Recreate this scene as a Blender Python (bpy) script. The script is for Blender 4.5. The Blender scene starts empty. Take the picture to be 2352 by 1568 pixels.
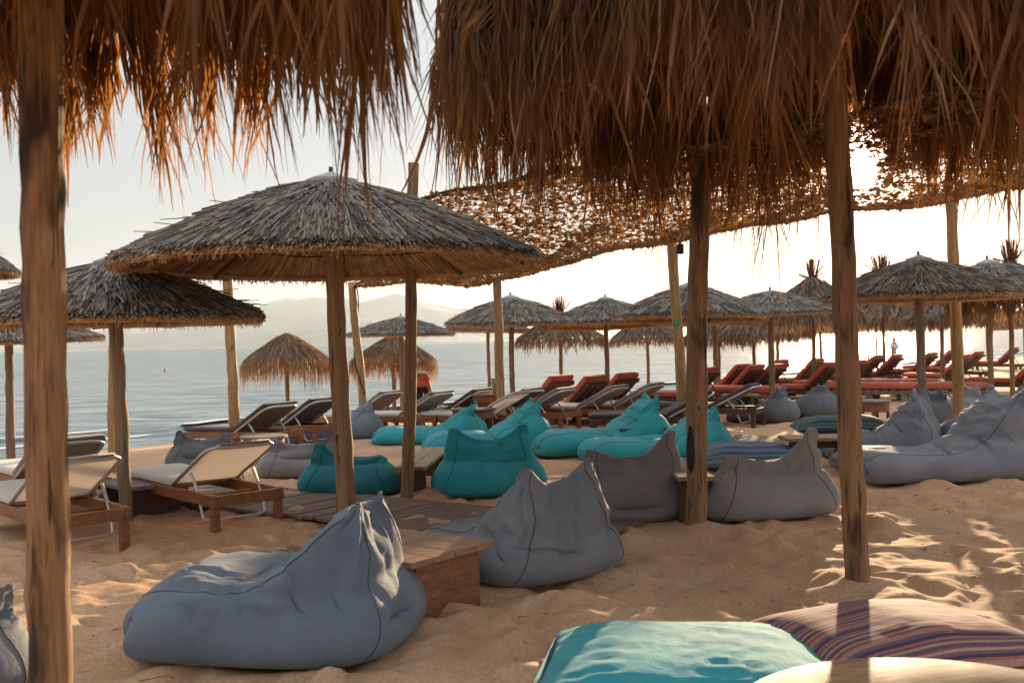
import bpy, math, random
import numpy as np
from mathutils import Matrix, Vector

rnd = random.Random(7)
scene = bpy.context.scene
COL = scene.collection
R = math.radians
PI = math.pi

# ------------------------------------------------------------------ camera model (photo measured on a 2352 x 1568 grid)
FPX, CX, CY = 2287.0, 1176.0, 784.0
CAMH, ROLL, PITCH = 1.5, R(1.25), R(0.065)
_f = np.array([0, math.cos(PITCH), -math.sin(PITCH)]); _u0 = np.array([0, math.sin(PITCH), math.cos(PITCH)]); _r0 = np.array([1.0, 0, 0])
_u = math.cos(ROLL) * _u0 + math.sin(ROLL) * _r0
_r = math.cos(ROLL) * _r0 - math.sin(ROLL) * _u0
CAM = np.array([0, 0, CAMH])
SUN_EL, SUN_AZ = R(8.7), R(19.3)
SUND = np.array([math.sin(SUN_AZ) * math.cos(SUN_EL), math.cos(SUN_AZ) * math.cos(SUN_EL), math.sin(SUN_EL)])


def ray(px, py):
    d = _f + _r * (px - CX) / FPX - _u * (py - CY) / FPX
    return d / d[1]


def at(px, py, Y):
    return CAM + ray(px, py) * Y


# shoreline: line through SP along SD, land side normal SN
SP = np.array([-10.0, 21.5]); SD = np.array([.656, .755]); SN = np.array([.755, -.656])
SEA = -.6


def gz(x, y):
    s = (np.asarray(x) - SP[0]) * SN[0] + (np.asarray(y) - SP[1]) * SN[1]
    t = np.clip(s / 10.0, 0, 1)
    z = -.64 + .64 * t * t * (3 - 2 * t)
    z = np.where(s < 0, np.maximum(-.64 + .10 * s, -1.6), z)
    return z


def ground(px, py, h=0.0):
    d = ray(px, py); Y = 10.0
    for _ in range(60):
        p = CAM + d * Y
        target = float(gz(p[0], p[1])) + h
        Yn = (target - CAMH) / d[2]
        Y = .5 * Y + .5 * max(2.0, min(Yn, 120))
    p = CAM + d * Y
    return np.array([p[0], p[1], float(gz(p[0], p[1]))])


# ------------------------------------------------------------------ noise
def _hash(ix, iy, seed):
    h = (ix * 374761393 + iy * 668265263 + seed * 1442695041) & 0x7fffffff
    h = (h ^ (h >> 13)) * 1274126177 & 0x7fffffff
    return ((h ^ (h >> 16)) & 0xffff) / 65535.0


def vnoise(x, y, seed=0):
    ix = np.floor(x).astype(np.int64); iy = np.floor(y).astype(np.int64)
    fx = x - ix; fy = y - iy
    fx = fx * fx * fx * (fx * (fx * 6 - 15) + 10); fy = fy * fy * fy * (fy * (fy * 6 - 15) + 10)
    a = _hash(ix, iy, seed); b = _hash(ix + 1, iy, seed); c = _hash(ix, iy + 1, seed); d = _hash(ix + 1, iy + 1, seed)
    return (a * (1 - fx) + b * fx) * (1 - fy) + (c * (1 - fx) + d * fx) * fy * 1.0 if False else ((a * (1 - fx) + b * fx) * (1 - fy) + (c * (1 - fx) + d * fx) * fy)


# ------------------------------------------------------------------ mesh helpers
class MB:
    def __init__(s):
        s.V = []; s.F = []; s.n = 0; s.UV = []

    def add(s, V, *Fs, uv=None):
        V = np.asarray(V, float).reshape(-1, 3)
        s.V.append(V)
        for F in Fs:
            F = np.asarray(F, int)
            if len(F):
                s.F.append(F + s.n)
        s.UV.append(np.zeros((len(V), 2)) if uv is None else np.asarray(uv, float).reshape(-1, 2))
        s.n += len(V)
        return s

    def build(s, name, mat=None, parent=None, smooth=False, loc=None, uv=False):
        V = np.concatenate(s.V)
        me = bpy.data.meshes.new(name)
        me.vertices.add(len(V)); me.vertices.foreach_set('co', V.ravel())
        li = np.concatenate([F.ravel() for F in s.F])
        tot = np.concatenate([np.full(len(F), F.shape[1]) for F in s.F])
        st = np.concatenate([[0], np.cumsum(tot)[:-1]])
        me.loops.add(len(li)); me.loops.foreach_set('vertex_index', li.astype(np.int32))
        me.polygons.add(len(tot)); me.polygons.foreach_set('loop_start', st.astype(np.int32))
        me.polygons.foreach_set('loop_total', tot.astype(np.int32))
        me.polygons.foreach_set('use_smooth', np.full(len(tot), smooth))
        if uv:
            U = np.concatenate(s.UV)
            l = me.uv_layers.new(name='UVMap'); l.data.foreach_set('uv', U[li].astype(np.float32).ravel())
        me.update(calc_edges=True); me.validate()
        if mat:
            me.materials.append(mat)
        o = bpy.data.objects.new(name, me); COL.objects.link(o)
        if parent:
            o.parent = parent
        if loc is not None:
            o.location = loc
        return o


def tag(o, label=None, cat=None, group=None, kind=None):
    if label: o['label'] = label
    if cat: o['category'] = cat
    if group: o['group'] = group
    if kind: o['kind'] = kind
    return o


def empty(name, loc, rz=0.0, label=None, cat=None, group=None):
    o = bpy.data.objects.new(name, None); COL.objects.link(o)
    o.empty_display_size = .2
    o.location = [float(v) for v in loc]; o.rotation_euler = (0, 0, rz)
    return tag(o, label, cat, group)


def copy_tree(o, parent=None):
    c = o.copy(); COL.objects.link(c); c.parent = parent
    if parent:
        c.matrix_parent_inverse = o.matrix_parent_inverse
    for ch in list(o.children):
        copy_tree(ch, c)
    return c


def cbox(cx, cy, cz, sx, sy, sz, c=.006, M=None):
    """chamfered box"""
    hx, hy, hz = sx / 2, sy / 2, sz / 2
    c = min(c, hx * .6, hy * .6, hz * .6)
    V = []; idx = {}
    for i in (0, 1):
        for j in (0, 1):
            for k in (0, 1):
                s = np.array([2 * i - 1, 2 * j - 1, 2 * k - 1])
                for a in range(3):
                    p = s * np.array([hx, hy, hz]) - s * c
                    p[a] += s[a] * c
                    idx[(i, j, k, a)] = len(V); V.append(p)
    F4 = []; F3 = []
    for a in range(3):
        b, d = (a + 1) % 3, (a + 2) % 3
        for sd in (0, 1):
            q = []
            for (u, w) in ((0, 0), (1, 0), (1, 1), (0, 1)):
                t = [0, 0, 0]; t[a] = sd; t[b] = u; t[d] = w
                q.append(idx[(*t, a)])
            F4.append(q if sd else q[::-1])
    for a in range(3):
        b, d = (a + 1) % 3, (a + 2) % 3
        for (u, w) in ((0, 0), (1, 0), (1, 1), (0, 1)):
            t0 = [0, 0, 0]; t1 = [0, 0, 0]; t0[a] = 0; t1[a] = 1
            t0[b] = t1[b] = u; t0[d] = t1[d] = w
            q = [idx[(*t0, b)], idx[(*t1, b)], idx[(*t1, d)], idx[(*t0, d)]]
            F4.append(q if (u == w) else q[::-1])
    for i in (0, 1):
        for j in (0, 1):
            for k in (0, 1):
                t = [idx[(i, j, k, a)] for a in range(3)]
                F3.append(t if (i + j + k) % 2 else t[::-1])
    V = np.array(V)
    if M is not None:
        V = V @ np.array(M).T
    return V + np.array([cx, cy, cz]), np.array(F4), np.array(F3)


def roty(a):
    c, s = math.cos(a), math.sin(a)
    return [[c, 0, s], [0, 1, 0], [-s, 0, c]]


def rotz(a):
    c, s = math.cos(a), math.sin(a)
    return [[c, -s, 0], [s, c, 0], [0, 0, 1]]


def norm(v):
    v = np.asarray(v, float)
    return v / np.maximum(np.linalg.norm(v, axis=-1, keepdims=True), 1e-9)


def prisms(P0, P1, r0, r1, sides=4, roll=None):
    P0 = np.asarray(P0, float).reshape(-1, 3); P1 = np.asarray(P1, float).reshape(-1, 3); n = len(P0)
    d = norm(P1 - P0)
    ref = np.where(np.abs(d[:, 2:3]) > .9, [[1.0, 0, 0]], [[0, 0, 1.0]])
    a = norm(np.cross(d, ref)); b = np.cross(d, a)
    r0 = np.broadcast_to(r0, (n,)); r1 = np.broadcast_to(r1, (n,))
    V = np.zeros((n, 2, sides, 3))
    ro = np.zeros(n) if roll is None else roll
    for k in range(sides):
        t = 2 * PI * k / sides + ro
        o = a * np.cos(t)[:, None] + b * np.sin(t)[:, None]
        V[:, 0, k] = P0 + o * r0[:, None]; V[:, 1, k] = P1 + o * r1[:, None]
    base = (np.arange(n) * 2 * sides)[:, None]
    F = []
    for k in range(sides):
        k2 = (k + 1) % sides
        F.append(base + np.array([[k, k2, sides + k2, sides + k]]))
    caps = base + np.array([[sides + k for k in range(sides)]])
    cap0 = base + np.array([[k for k in range(sides)][::-1]])
    return V.reshape(-1, 3), np.concatenate(F), np.concatenate([caps, cap0])


def strips(P, W, S):
    """P (n,k,3) centre lines, W (n,k) widths, S (n,k,3) or (n,1,3) side directions"""
    n, k, _ = P.shape
    S = np.broadcast_to(S, P.shape)
    A = P - S * W[..., None] / 2; B = P + S * W[..., None] / 2
    V = np.stack([A, B], 2).reshape(-1, 3)
    i = (np.arange(n)[:, None] * k + np.arange(k - 1)[None]).ravel() * 2
    F = np.stack([i, i + 1, i + 3, i + 2], 1)
    return V, F


def tube(path, rad, sides=8, cap=True, jit=None):
    P = np.asarray(path, float); n = len(P)
    rad = np.broadcast_to(np.asarray(rad, float), (n,))
    T = norm(np.gradient(P, axis=0))
    ref = np.array([0, 0, 1.0]) if abs(T[0][2]) < .9 else np.array([1.0, 0, 0])
    a = norm(np.cross(T[0], ref)); V = []
    for i in range(n):
        a = a - T[i] * np.dot(a, T[i]); a = a / np.linalg.norm(a); b = np.cross(T[i], a)
        for k in range(sides):
            t = 2 * PI * k / sides
            r = rad[i] * (1 if jit is None else jit[i, k])
            V.append(P[i] + (a * math.cos(t) + b * math.sin(t)) * r)
    F = []
    for i in range(n - 1):
        for k in range(sides):
            k2 = (k + 1) % sides
            F.append([i * sides + k, i * sides + k2, (i + 1) * sides + k2, (i + 1) * sides + k])
    caps = [list(range(sides))[::-1], [(n - 1) * sides + k for k in range(sides)]] if cap else []
    return np.array(V), np.array(F), (np.array(caps) if caps else np.zeros((0, sides), int))


def spline(P, n):
    """Catmull-Rom resample of (k, d) rows to n"""
    P = np.asarray(P, float); k = len(P)
    t = np.linspace(0, k - 1, n); i = np.clip(t.astype(int), 0, k - 2); f = (t - i)[:, None]
    g = lambda j: P[np.clip(j, 0, k - 1)]
    p0, p1, p2, p3 = g(i - 1), g(i), g(i + 1), g(i + 2)
    return .5 * (2 * p1 + (p2 - p0) * f + (2 * p0 - 5 * p1 + 4 * p2 - p3) * f ** 2 + (3 * p1 - p0 - 3 * p2 + p3) * f ** 3)


# ------------------------------------------------------------------ materials
def new_mat(name):
    m = bpy.data.materials.new(name); m.use_nodes = True
    nt = m.node_tree; b = nt.nodes['Principled BSDF']
    return m, nt, b


def N(nt, t, **kw):
    n = nt.nodes.new(t)
    for k, v in kw.items():
        if k in n.inputs: n.inputs[k].default_value = v
        else: setattr(n, k, v)
    return n


def ramp(nt, stops, fac=None, interp='LINEAR'):
    r = nt.nodes.new('ShaderNodeValToRGB'); r.color_ramp.interpolation = interp
    e = r.color_ramp.elements
    while len(e) < len(stops): e.new(.5)
    for el, (p, c) in zip(e, stops):
        el.position = p; el.color = (*c, 1)
    if fac is not None: nt.links.new(fac, r.inputs[0])
    return r


def coords(nt, scale=(1, 1, 1), kind='Object'):
    tc = nt.nodes.new('ShaderNodeTexCoord'); mp = nt.nodes.new('ShaderNodeMapping')
    mp.inputs['Scale'].default_value = scale
    nt.links.new(tc.outputs[kind], mp.inputs[0])
    return mp.outputs[0]


def noise(nt, vec, scale, detail=4, rough=.55, dist=0.0):
    n = nt.nodes.new('ShaderNodeTexNoise')
    n.inputs['Scale'].default_value = scale; n.inputs['Detail'].default_value = detail
    n.inputs['Roughness'].default_value = rough; n.inputs['Distortion'].default_value = dist
    if vec is not None: nt.links.new(vec, n.inputs['Vector'])
    return n.outputs[0]


def bump(nt, b, h, strength=.3, dist=.01):
    n = nt.nodes.new('ShaderNodeBump'); n.inputs['Strength'].default_value = strength; n.inputs['Distance'].default_value = dist
    nt.links.new(h, n.inputs['Height']); nt.links.new(n.outputs[0], b.inputs['Normal'])
    return n


def mixc(nt, fac, a, b, mode='MIX'):
    m = nt.nodes.new('ShaderNodeMix'); m.data_type = 'RGBA'; m.blend_type = mode
    for i, s in ((0, fac), (6, a), (7, b)):
        if hasattr(s, 'is_output') or isinstance(s, bpy.types.NodeSocket): nt.links.new(s, m.inputs[i])
        else: m.inputs[i].default_value = s if i == 0 else (*s, 1)
    return m.outputs[2]


def fabric(name, col, var=.18, rough=.85, crease=.45):
    m, nt, b = new_mat(name)
    v = coords(nt)
    n1 = noise(nt, v, 3.0, 4)
    c = np.array(col)
    r = ramp(nt, [(.3, tuple(c * (1 - var))), (.7, tuple(c * (1 + var)))], n1)
    nt.links.new(r.outputs[0], b.inputs['Base Color'])
    b.inputs['Roughness'].default_value = rough
    b.inputs['Sheen Weight'].default_value = .12
    n2 = noise(nt, coords(nt, (1, 1, 1.6)), 14.0, 5, .6, .6)
    n3 = noise(nt, v, 420.0, 2)
    nc = noise(nt, coords(nt, (1, 1, 1.8)), 5.5, 3, .55, 1.6)
    c1 = N(nt, 'ShaderNodeMath', operation='MULTIPLY_ADD'); c1.inputs[1].default_value = 2.0; c1.inputs[2].default_value = -1.0; nt.links.new(nc, c1.inputs[0])
    c2 = N(nt, 'ShaderNodeMath', operation='ABSOLUTE'); nt.links.new(c1.outputs[0], c2.inputs[0])
    c3 = N(nt, 'ShaderNodeMath', operation='POWER'); c3.inputs[1].default_value = .55; nt.links.new(c2.outputs[0], c3.inputs[0])
    c4 = N(nt, 'ShaderNodeMath', operation='MULTIPLY_ADD'); c4.inputs[1].default_value = crease; nt.links.new(c3.outputs[0], c4.inputs[0]); nt.links.new(n2, c4.inputs[2]); n2 = c4.outputs[0]
    a = N(nt, 'ShaderNodeMath', operation='MULTIPLY'); a.inputs[1].default_value = .12; nt.links.new(n3, a.inputs[0])
    s = N(nt, 'ShaderNodeMath', operation='ADD'); nt.links.new(n2, s.inputs[0]); nt.links.new(a.outputs[0], s.inputs[1])
    bump(nt, b, s.outputs[0], .5, .012)
    return m


def wood(name, dark, light, scale=(14, 14, 1.2), rough=.7, knots=0.0, spot=(.05, .03, .02), bumpd=.006, fine=True):
    m, nt, b = new_mat(name)
    v = coords(nt, scale)
    info = nt.nodes.new('ShaderNodeObjectInfo')
    add = nt.nodes.new('ShaderNodeVectorMath'); add.operation = 'ADD'
    rv = nt.nodes.new('ShaderNodeVectorMath'); rv.operation = 'SCALE'; rv.inputs[0].default_value = (37, 19, 53)
    nt.links.new(info.outputs['Random'], rv.inputs['Scale'])
    nt.links.new(v, add.inputs[0]); nt.links.new(rv.outputs[0], add.inputs[1]); v = add.outputs[0]
    n1 = noise(nt, v, 1.6, 6, .62, .8)
    if fine:
        vs = nt.nodes.new('ShaderNodeVectorMath'); vs.operation = 'MULTIPLY'; vs.inputs[1].default_value = (5.5, 5.5, 2.2); nt.links.new(v, vs.inputs[0])
        nf = noise(nt, vs.outputs[0], 1.6, 4, .7, .4)
        md = N(nt, 'ShaderNodeMath', operation='MULTIPLY_ADD'); md.inputs[1].default_value = .75; md.inputs[2].default_value = -.375; nt.links.new(nf, md.inputs[0])
        sm_ = N(nt, 'ShaderNodeMath', operation='ADD'); nt.links.new(n1, sm_.inputs[0]); nt.links.new(md.outputs[0], sm_.inputs[1]); n1 = sm_.outputs[0]
    r = ramp(nt, [(.28, dark), (.72, light)], n1)
    colr = r.outputs[0]
    if knots > 0:
        v2 = coords(nt, (9, 9, 2.6))
        a2 = nt.nodes.new('ShaderNodeVectorMath'); a2.operation = 'ADD'; nt.links.new(v2, a2.inputs[0]); nt.links.new(rv.outputs[0], a2.inputs[1])
        n2 = noise(nt, a2.outputs[0], 1.0, 3, .5, .3)
        k = ramp(nt, [(.55 - knots * .1, (0, 0, 0)), (.70 - knots * .1, (1, 1, 1))], n2)
        colr = mixc(nt, k.outputs[0], colr, spot)
    hgt = n1
    if knots != 0:
        v3 = coords(nt, (42, 42, 1.7)); a3 = nt.nodes.new('ShaderNodeVectorMath'); a3.operation = 'ADD'; nt.links.new(v3, a3.inputs[0]); nt.links.new(rv.outputs[0], a3.inputs[1])
        n3 = noise(nt, a3.outputs[0], 1.0, 3, .5, .5)
        ck = ramp(nt, [(.30, (.30, .26, .24)), (.40, (1, 1, 1))], n3)
        colr = mixc(nt, 1.0, colr, ck.outputs[0], 'MULTIPLY')
        v4 = coords(nt, (14, 14, 7)); a4 = nt.nodes.new('ShaderNodeVectorMath'); a4.operation = 'ADD'; nt.links.new(v4, a4.inputs[0]); nt.links.new(rv.outputs[0], a4.inputs[1])
        kn = ramp(nt, [(.70, (1, 1, 1)), (.76, (.38, .32, .28))], noise(nt, a4.outputs[0], 1.0, 2, .4))
        colr = mixc(nt, 1.0, colr, kn.outputs[0], 'MULTIPLY')
        hm_ = N(nt, 'ShaderNodeMath', operation='MULTIPLY_ADD'); hm_.inputs[1].default_value = .8; nt.links.new(ck.outputs[0], hm_.inputs[0]); nt.links.new(n1, hm_.inputs[2]); hgt = hm_.outputs[0]
    nt.links.new(colr, b.inputs['Base Color'])
    b.inputs['Roughness'].default_value = rough
    bump(nt, b, hgt, .7, bumpd)
    return m


def straw(name, stops, rough=.75, trans=None, tfac=.3):
    m, nt, b = new_mat(name)
    g = nt.nodes.new('ShaderNodeNewGeometry')
    r = ramp(nt, stops, g.outputs['Random Per Island'])
    n1 = noise(nt, coords(nt), 9.0, 3)
    c = mixc(nt, .35, r.outputs[0], (.5, .5, .5), 'MIX') if False else r.outputs[0]
    rr = ramp(nt, [(.25, (.62, .62, .62)), (.75, (1.2, 1.2, 1.2))], n1)
    c = mixc(nt, 1.0, c, rr.outputs[0], 'MULTIPLY')
    nt.links.new(c, b.inputs['Base Color'])
    b.inputs['Roughness'].default_value = rough
    b.inputs['Specular IOR Level'].default_value = .25
    if trans:
        t = nt.nodes.new('ShaderNodeBsdfTranslucent'); mx = nt.nodes.new('ShaderNodeMixShader')
        tc = mixc(nt, 1.0, rr.outputs[0], trans, 'MULTIPLY')
        nt.links.new(tc, t.inputs[0]); mx.inputs[0].default_value = tfac
        out = nt.nodes['Material Output']
        nt.links.new(b.outputs[0], mx.inputs[1]); nt.links.new(t.outputs[0], mx.inputs[2]); nt.links.new(mx.outputs[0], out.inputs[0])
    return m


def metal(name, col, rough=.35):
    m, nt, b = new_mat(name)
    b.inputs['Base Color'].default_value = (*col, 1); b.inputs['Metallic'].default_value = .85
    n1 = noise(nt, coords(nt), 40, 3)
    r = ramp(nt, [(.3, (rough * .8,) * 3), (.7, (min(1, rough * 1.4),) * 3)], n1)
    nt.links.new(r.outputs[0], b.inputs['Roughness'])
    return m


def stripes(name, cols, reps, seed, lightest=.0, rough=.85):
    """woven stripes across the v coordinate of the UV map"""
    m, nt, b = new_mat(name)
    tc = nt.nodes.new('ShaderNodeTexCoord'); sp = nt.nodes.new('ShaderNodeSeparateXYZ')
    nt.links.new(tc.outputs['UV'], sp.inputs[0])
    mu = N(nt, 'ShaderNodeMath', operation='MULTIPLY'); mu.inputs[1].default_value = reps; nt.links.new(sp.outputs[0], mu.inputs[0])
    fr = N(nt, 'ShaderNodeMath', operation='FRACT'); nt.links.new(mu.outputs[0], fr.inputs[0])
    rg = random.Random(seed); stops = []; p = 0.0; k = 0
    while p < .97 and len(stops) < 30:
        stops.append((p, cols[k % len(cols)] if rg.random() < .75 else rg.choice(cols))); p += rg.uniform(.02, .06); k += 1
    r = ramp(nt, stops, fr.outputs[0], 'CONSTANT')
    mp = nt.nodes.new('ShaderNodeMapping'); mp.inputs['Scale'].default_value = (reps * 22, 160, 1); nt.links.new(tc.outputs['UV'], mp.inputs[0])
    n1 = noise(nt, mp.outputs[0], 1.0, 2)
    rr = ramp(nt, [(.3, (.7, .7, .7)), (.7, (1.2, 1.2, 1.2))], n1)
    c = mixc(nt, 1.0, r.outputs[0], rr.outputs[0], 'MULTIPLY')
    nt.links.new(c, b.inputs['Base Color']); b.inputs['Roughness'].default_value = rough
    bump(nt, b, n1, .25, .004)
    return m


M = {}
M['blue_grey'] = fabric('blue_grey_canvas', (.145, .175, .215))
M['grey'] = fabric('grey_canvas', (.20, .20, .215))
M['brown_grey'] = fabric('brown_grey_canvas', (.18, .165, .165))
M['warm_grey'] = fabric('warm_grey_canvas', (.255, .24, .235))
M['dark_grey'] = fabric('dark_grey_canvas', (.11, .11, .12))
M['light_grey'] = fabric('light_grey_canvas', (.225, .235, .265))
M['teal'] = fabric('teal_canvas', (.024, .34, .375))
M['teal_cushion'] = fabric('teal_cushion_canvas', (.02, .30, .34), crease=.12)
M['teal_deep'] = fabric('deep_teal_canvas', (.014, .21, .25))
M['seam'] = fabric('seam_thread', (.03, .035, .045))
M['seam_teal'] = fabric('seam_teal_thread', (.006, .035, .05))
M['white_fabric'] = fabric('ecru_canvas', (.66, .60, .52), .06)
M['sling'] = fabric('cream_sling', (.80, .75, .68), .05)
_nt = M['sling'].node_tree; _t = _nt.nodes.new('ShaderNodeBsdfTranslucent'); _t.inputs[0].default_value = (.98, .92, .84, 1); _x = _nt.nodes.new('ShaderNodeMixShader'); _x.inputs[0].default_value = .5
_nt.links.new(_nt.nodes['Principled BSDF'].outputs[0], _x.inputs[1]); _nt.links.new(_t.outputs[0], _x.inputs[2]); _nt.links.new(_x.outputs[0], _nt.nodes['Material Output'].inputs[0])
M['taupe'] = fabric('taupe_canvas', (.30, .245, .20), .08)
M['dark_brown_fabric'] = fabric('dark_brown_canvas', (.075, .055, .048), .1)
M['red'] = fabric('coral_red_canvas', (.53, .11, .058), .12)
M['lounger_wood'] = wood('oiled_brown_wood', (.15, .05, .018), (.36, .145, .055), (3, 20, 20), .45)
M['dark_wood'] = wood('dark_brown_wood', (.05, .022, .011), (.13, .058, .028), (3, 16, 16), .6)
M['grey_wood'] = wood('greyed_plank_wood', (.17, .135, .105), (.36, .29, .22), (2, 18, 18), .75)
M['table_wood'] = wood('orange_plank_wood', (.22, .10, .045), (.46, .27, .14), (2, 22, 22), .5)
M['deck_wood'] = wood('weathered_deck_wood', (.13, .085, .055), (.28, .20, .14), (24, 1.6, 10), .8)
M['pole_front'] = wood('blotched_bark_pole', (.17, .075, .03), (.46, .25, .11), (10, 10, 1.0), .8, .75, (.05, .027, .014), .012)
M['pole_yellow'] = wood('yellow_peeled_pole', (.30, .16, .055), (.55, .33, .14), (10, 10, .8), .7, -.25, (.07, .03, .015), .008)
M['pole_dark'] = wood('dark_bark_pole', (.15, .078, .036), (.40, .235, .12), (10, 10, 1.0), .8, .1, (.06, .033, .017), .012)
M['pole_grey'] = wood('greyed_round_pole', (.18, .115, .07), (.36, .25, .165), (16, 16, .8), .8, -.8, (.06, .04, .03), .006)
M['pole_mid'] = wood('brown_round_pole', (.19, .105, .05), (.40, .24, .125), (14, 14, .8), .8, -.1, (.06, .03, .017), .008)
M['reed'] = straw('weathered_reed', [(0, (.09, .073, .056)), (.35, (.20, .17, .138)), (.75, (.33, .287, .238)), (1, (.47, .41, .345))])
M['reed_under'] = straw('brown_reed_lining', [(0, (.28, .15, .07)), (.4, (.50, .31, .16)), (.8, (.64, .43, .24)), (1, (.72, .52, .32))])
M['palm'] = straw('dry_palm_leaf', [(0, (.09, .065, .045)), (.4, (.20, .155, .11)), (.8, (.31, .25, .185)), (1, (.40, .34, .27))], trans=(.42, .22, .08), tfac=.35)
M['palm_tan'] = straw('tan_palm_strands', [(0, (.16, .10, .06)), (.5, (.30, .20, .12)), (1, (.44, .33, .22))], trans=(.6, .3, .1), tfac=.4)
M['palm_brown'] = straw('brown_palm_strands', [(0, (.10, .05, .024)), (.5, (.20, .105, .05)), (1, (.34, .20, .11))], trans=(.55, .24, .07), tfac=.4)
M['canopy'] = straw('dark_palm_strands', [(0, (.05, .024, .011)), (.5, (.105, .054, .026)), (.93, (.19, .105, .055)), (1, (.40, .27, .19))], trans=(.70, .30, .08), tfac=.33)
M['net'] = straw('camouflage_leaf_cloth', [(0, (.09, .042, .018)), (.5, (.17, .085, .035)), (.85, (.26, .15, .075)), (1, (.38, .29, .19))], trans=(.52, .21, .055), tfac=.38)
M['rope'] = straw('dark_rope', [(0, (.05, .03, .02)), (1, (.09, .06, .04))])
M['cap'] = fabric('grey_cap_canvas', (.42, .42, .42), .1)
M['steel'] = metal('brushed_aluminium', (.62, .62, .62))
M['black'] = fabric('matt_black', (.015, .014, .013))
M['green_tag'] = fabric('green_plastic', (.06, .33, .10), .04, .5)
M['skin'] = fabric('skin', (.36, .17, .10), .05, .55)
M['red_shirt'] = fabric('red_jersey', (.62, .05, .02), .1)
M['black_cloth'] = fabric('black_cloth', (.014, .012, .012))
M['white_cloth'] = fabric('white_cloth', (.72, .72, .72), .04)
M['hair'] = fabric('dark_hair', (.02, .013, .009))
M['bucket'] = metal('dull_tin', (.55, .5, .46), .5)
M['orange'] = fabric('orange_float', (.7, .18, .03), .05, .5)
M['purple_stripe'] = stripes('purple_striped_weave', [(.045, .045, .10), (.36, .085, .08), (.46, .24, .19), (.16, .07, .09), (.40, .14, .08), (.42, .22, .20), (.10, .11, .17), (.47, .32, .18), (.30, .08, .09), (.48, .29, .25), (.22, .10, .11)], 4.6, 3)
M['blue_stripe'] = stripes('blue_striped_weave', [(.05, .12, .20), (.12, .24, .30), (.03, .05, .11), (.18, .26, .30), (.05, .17, .19), (.22, .24, .26), (.10, .06, .12)], 2.5, 5)
M['green_stripe'] = stripes('green_striped_weave', [(.05, .09, .09), (.10, .20, .19), (.03, .05, .06), (.16, .22, .21), (.06, .07, .08), (.17, .15, .13), (.03, .13, .13)], 2.2, 8)


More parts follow.
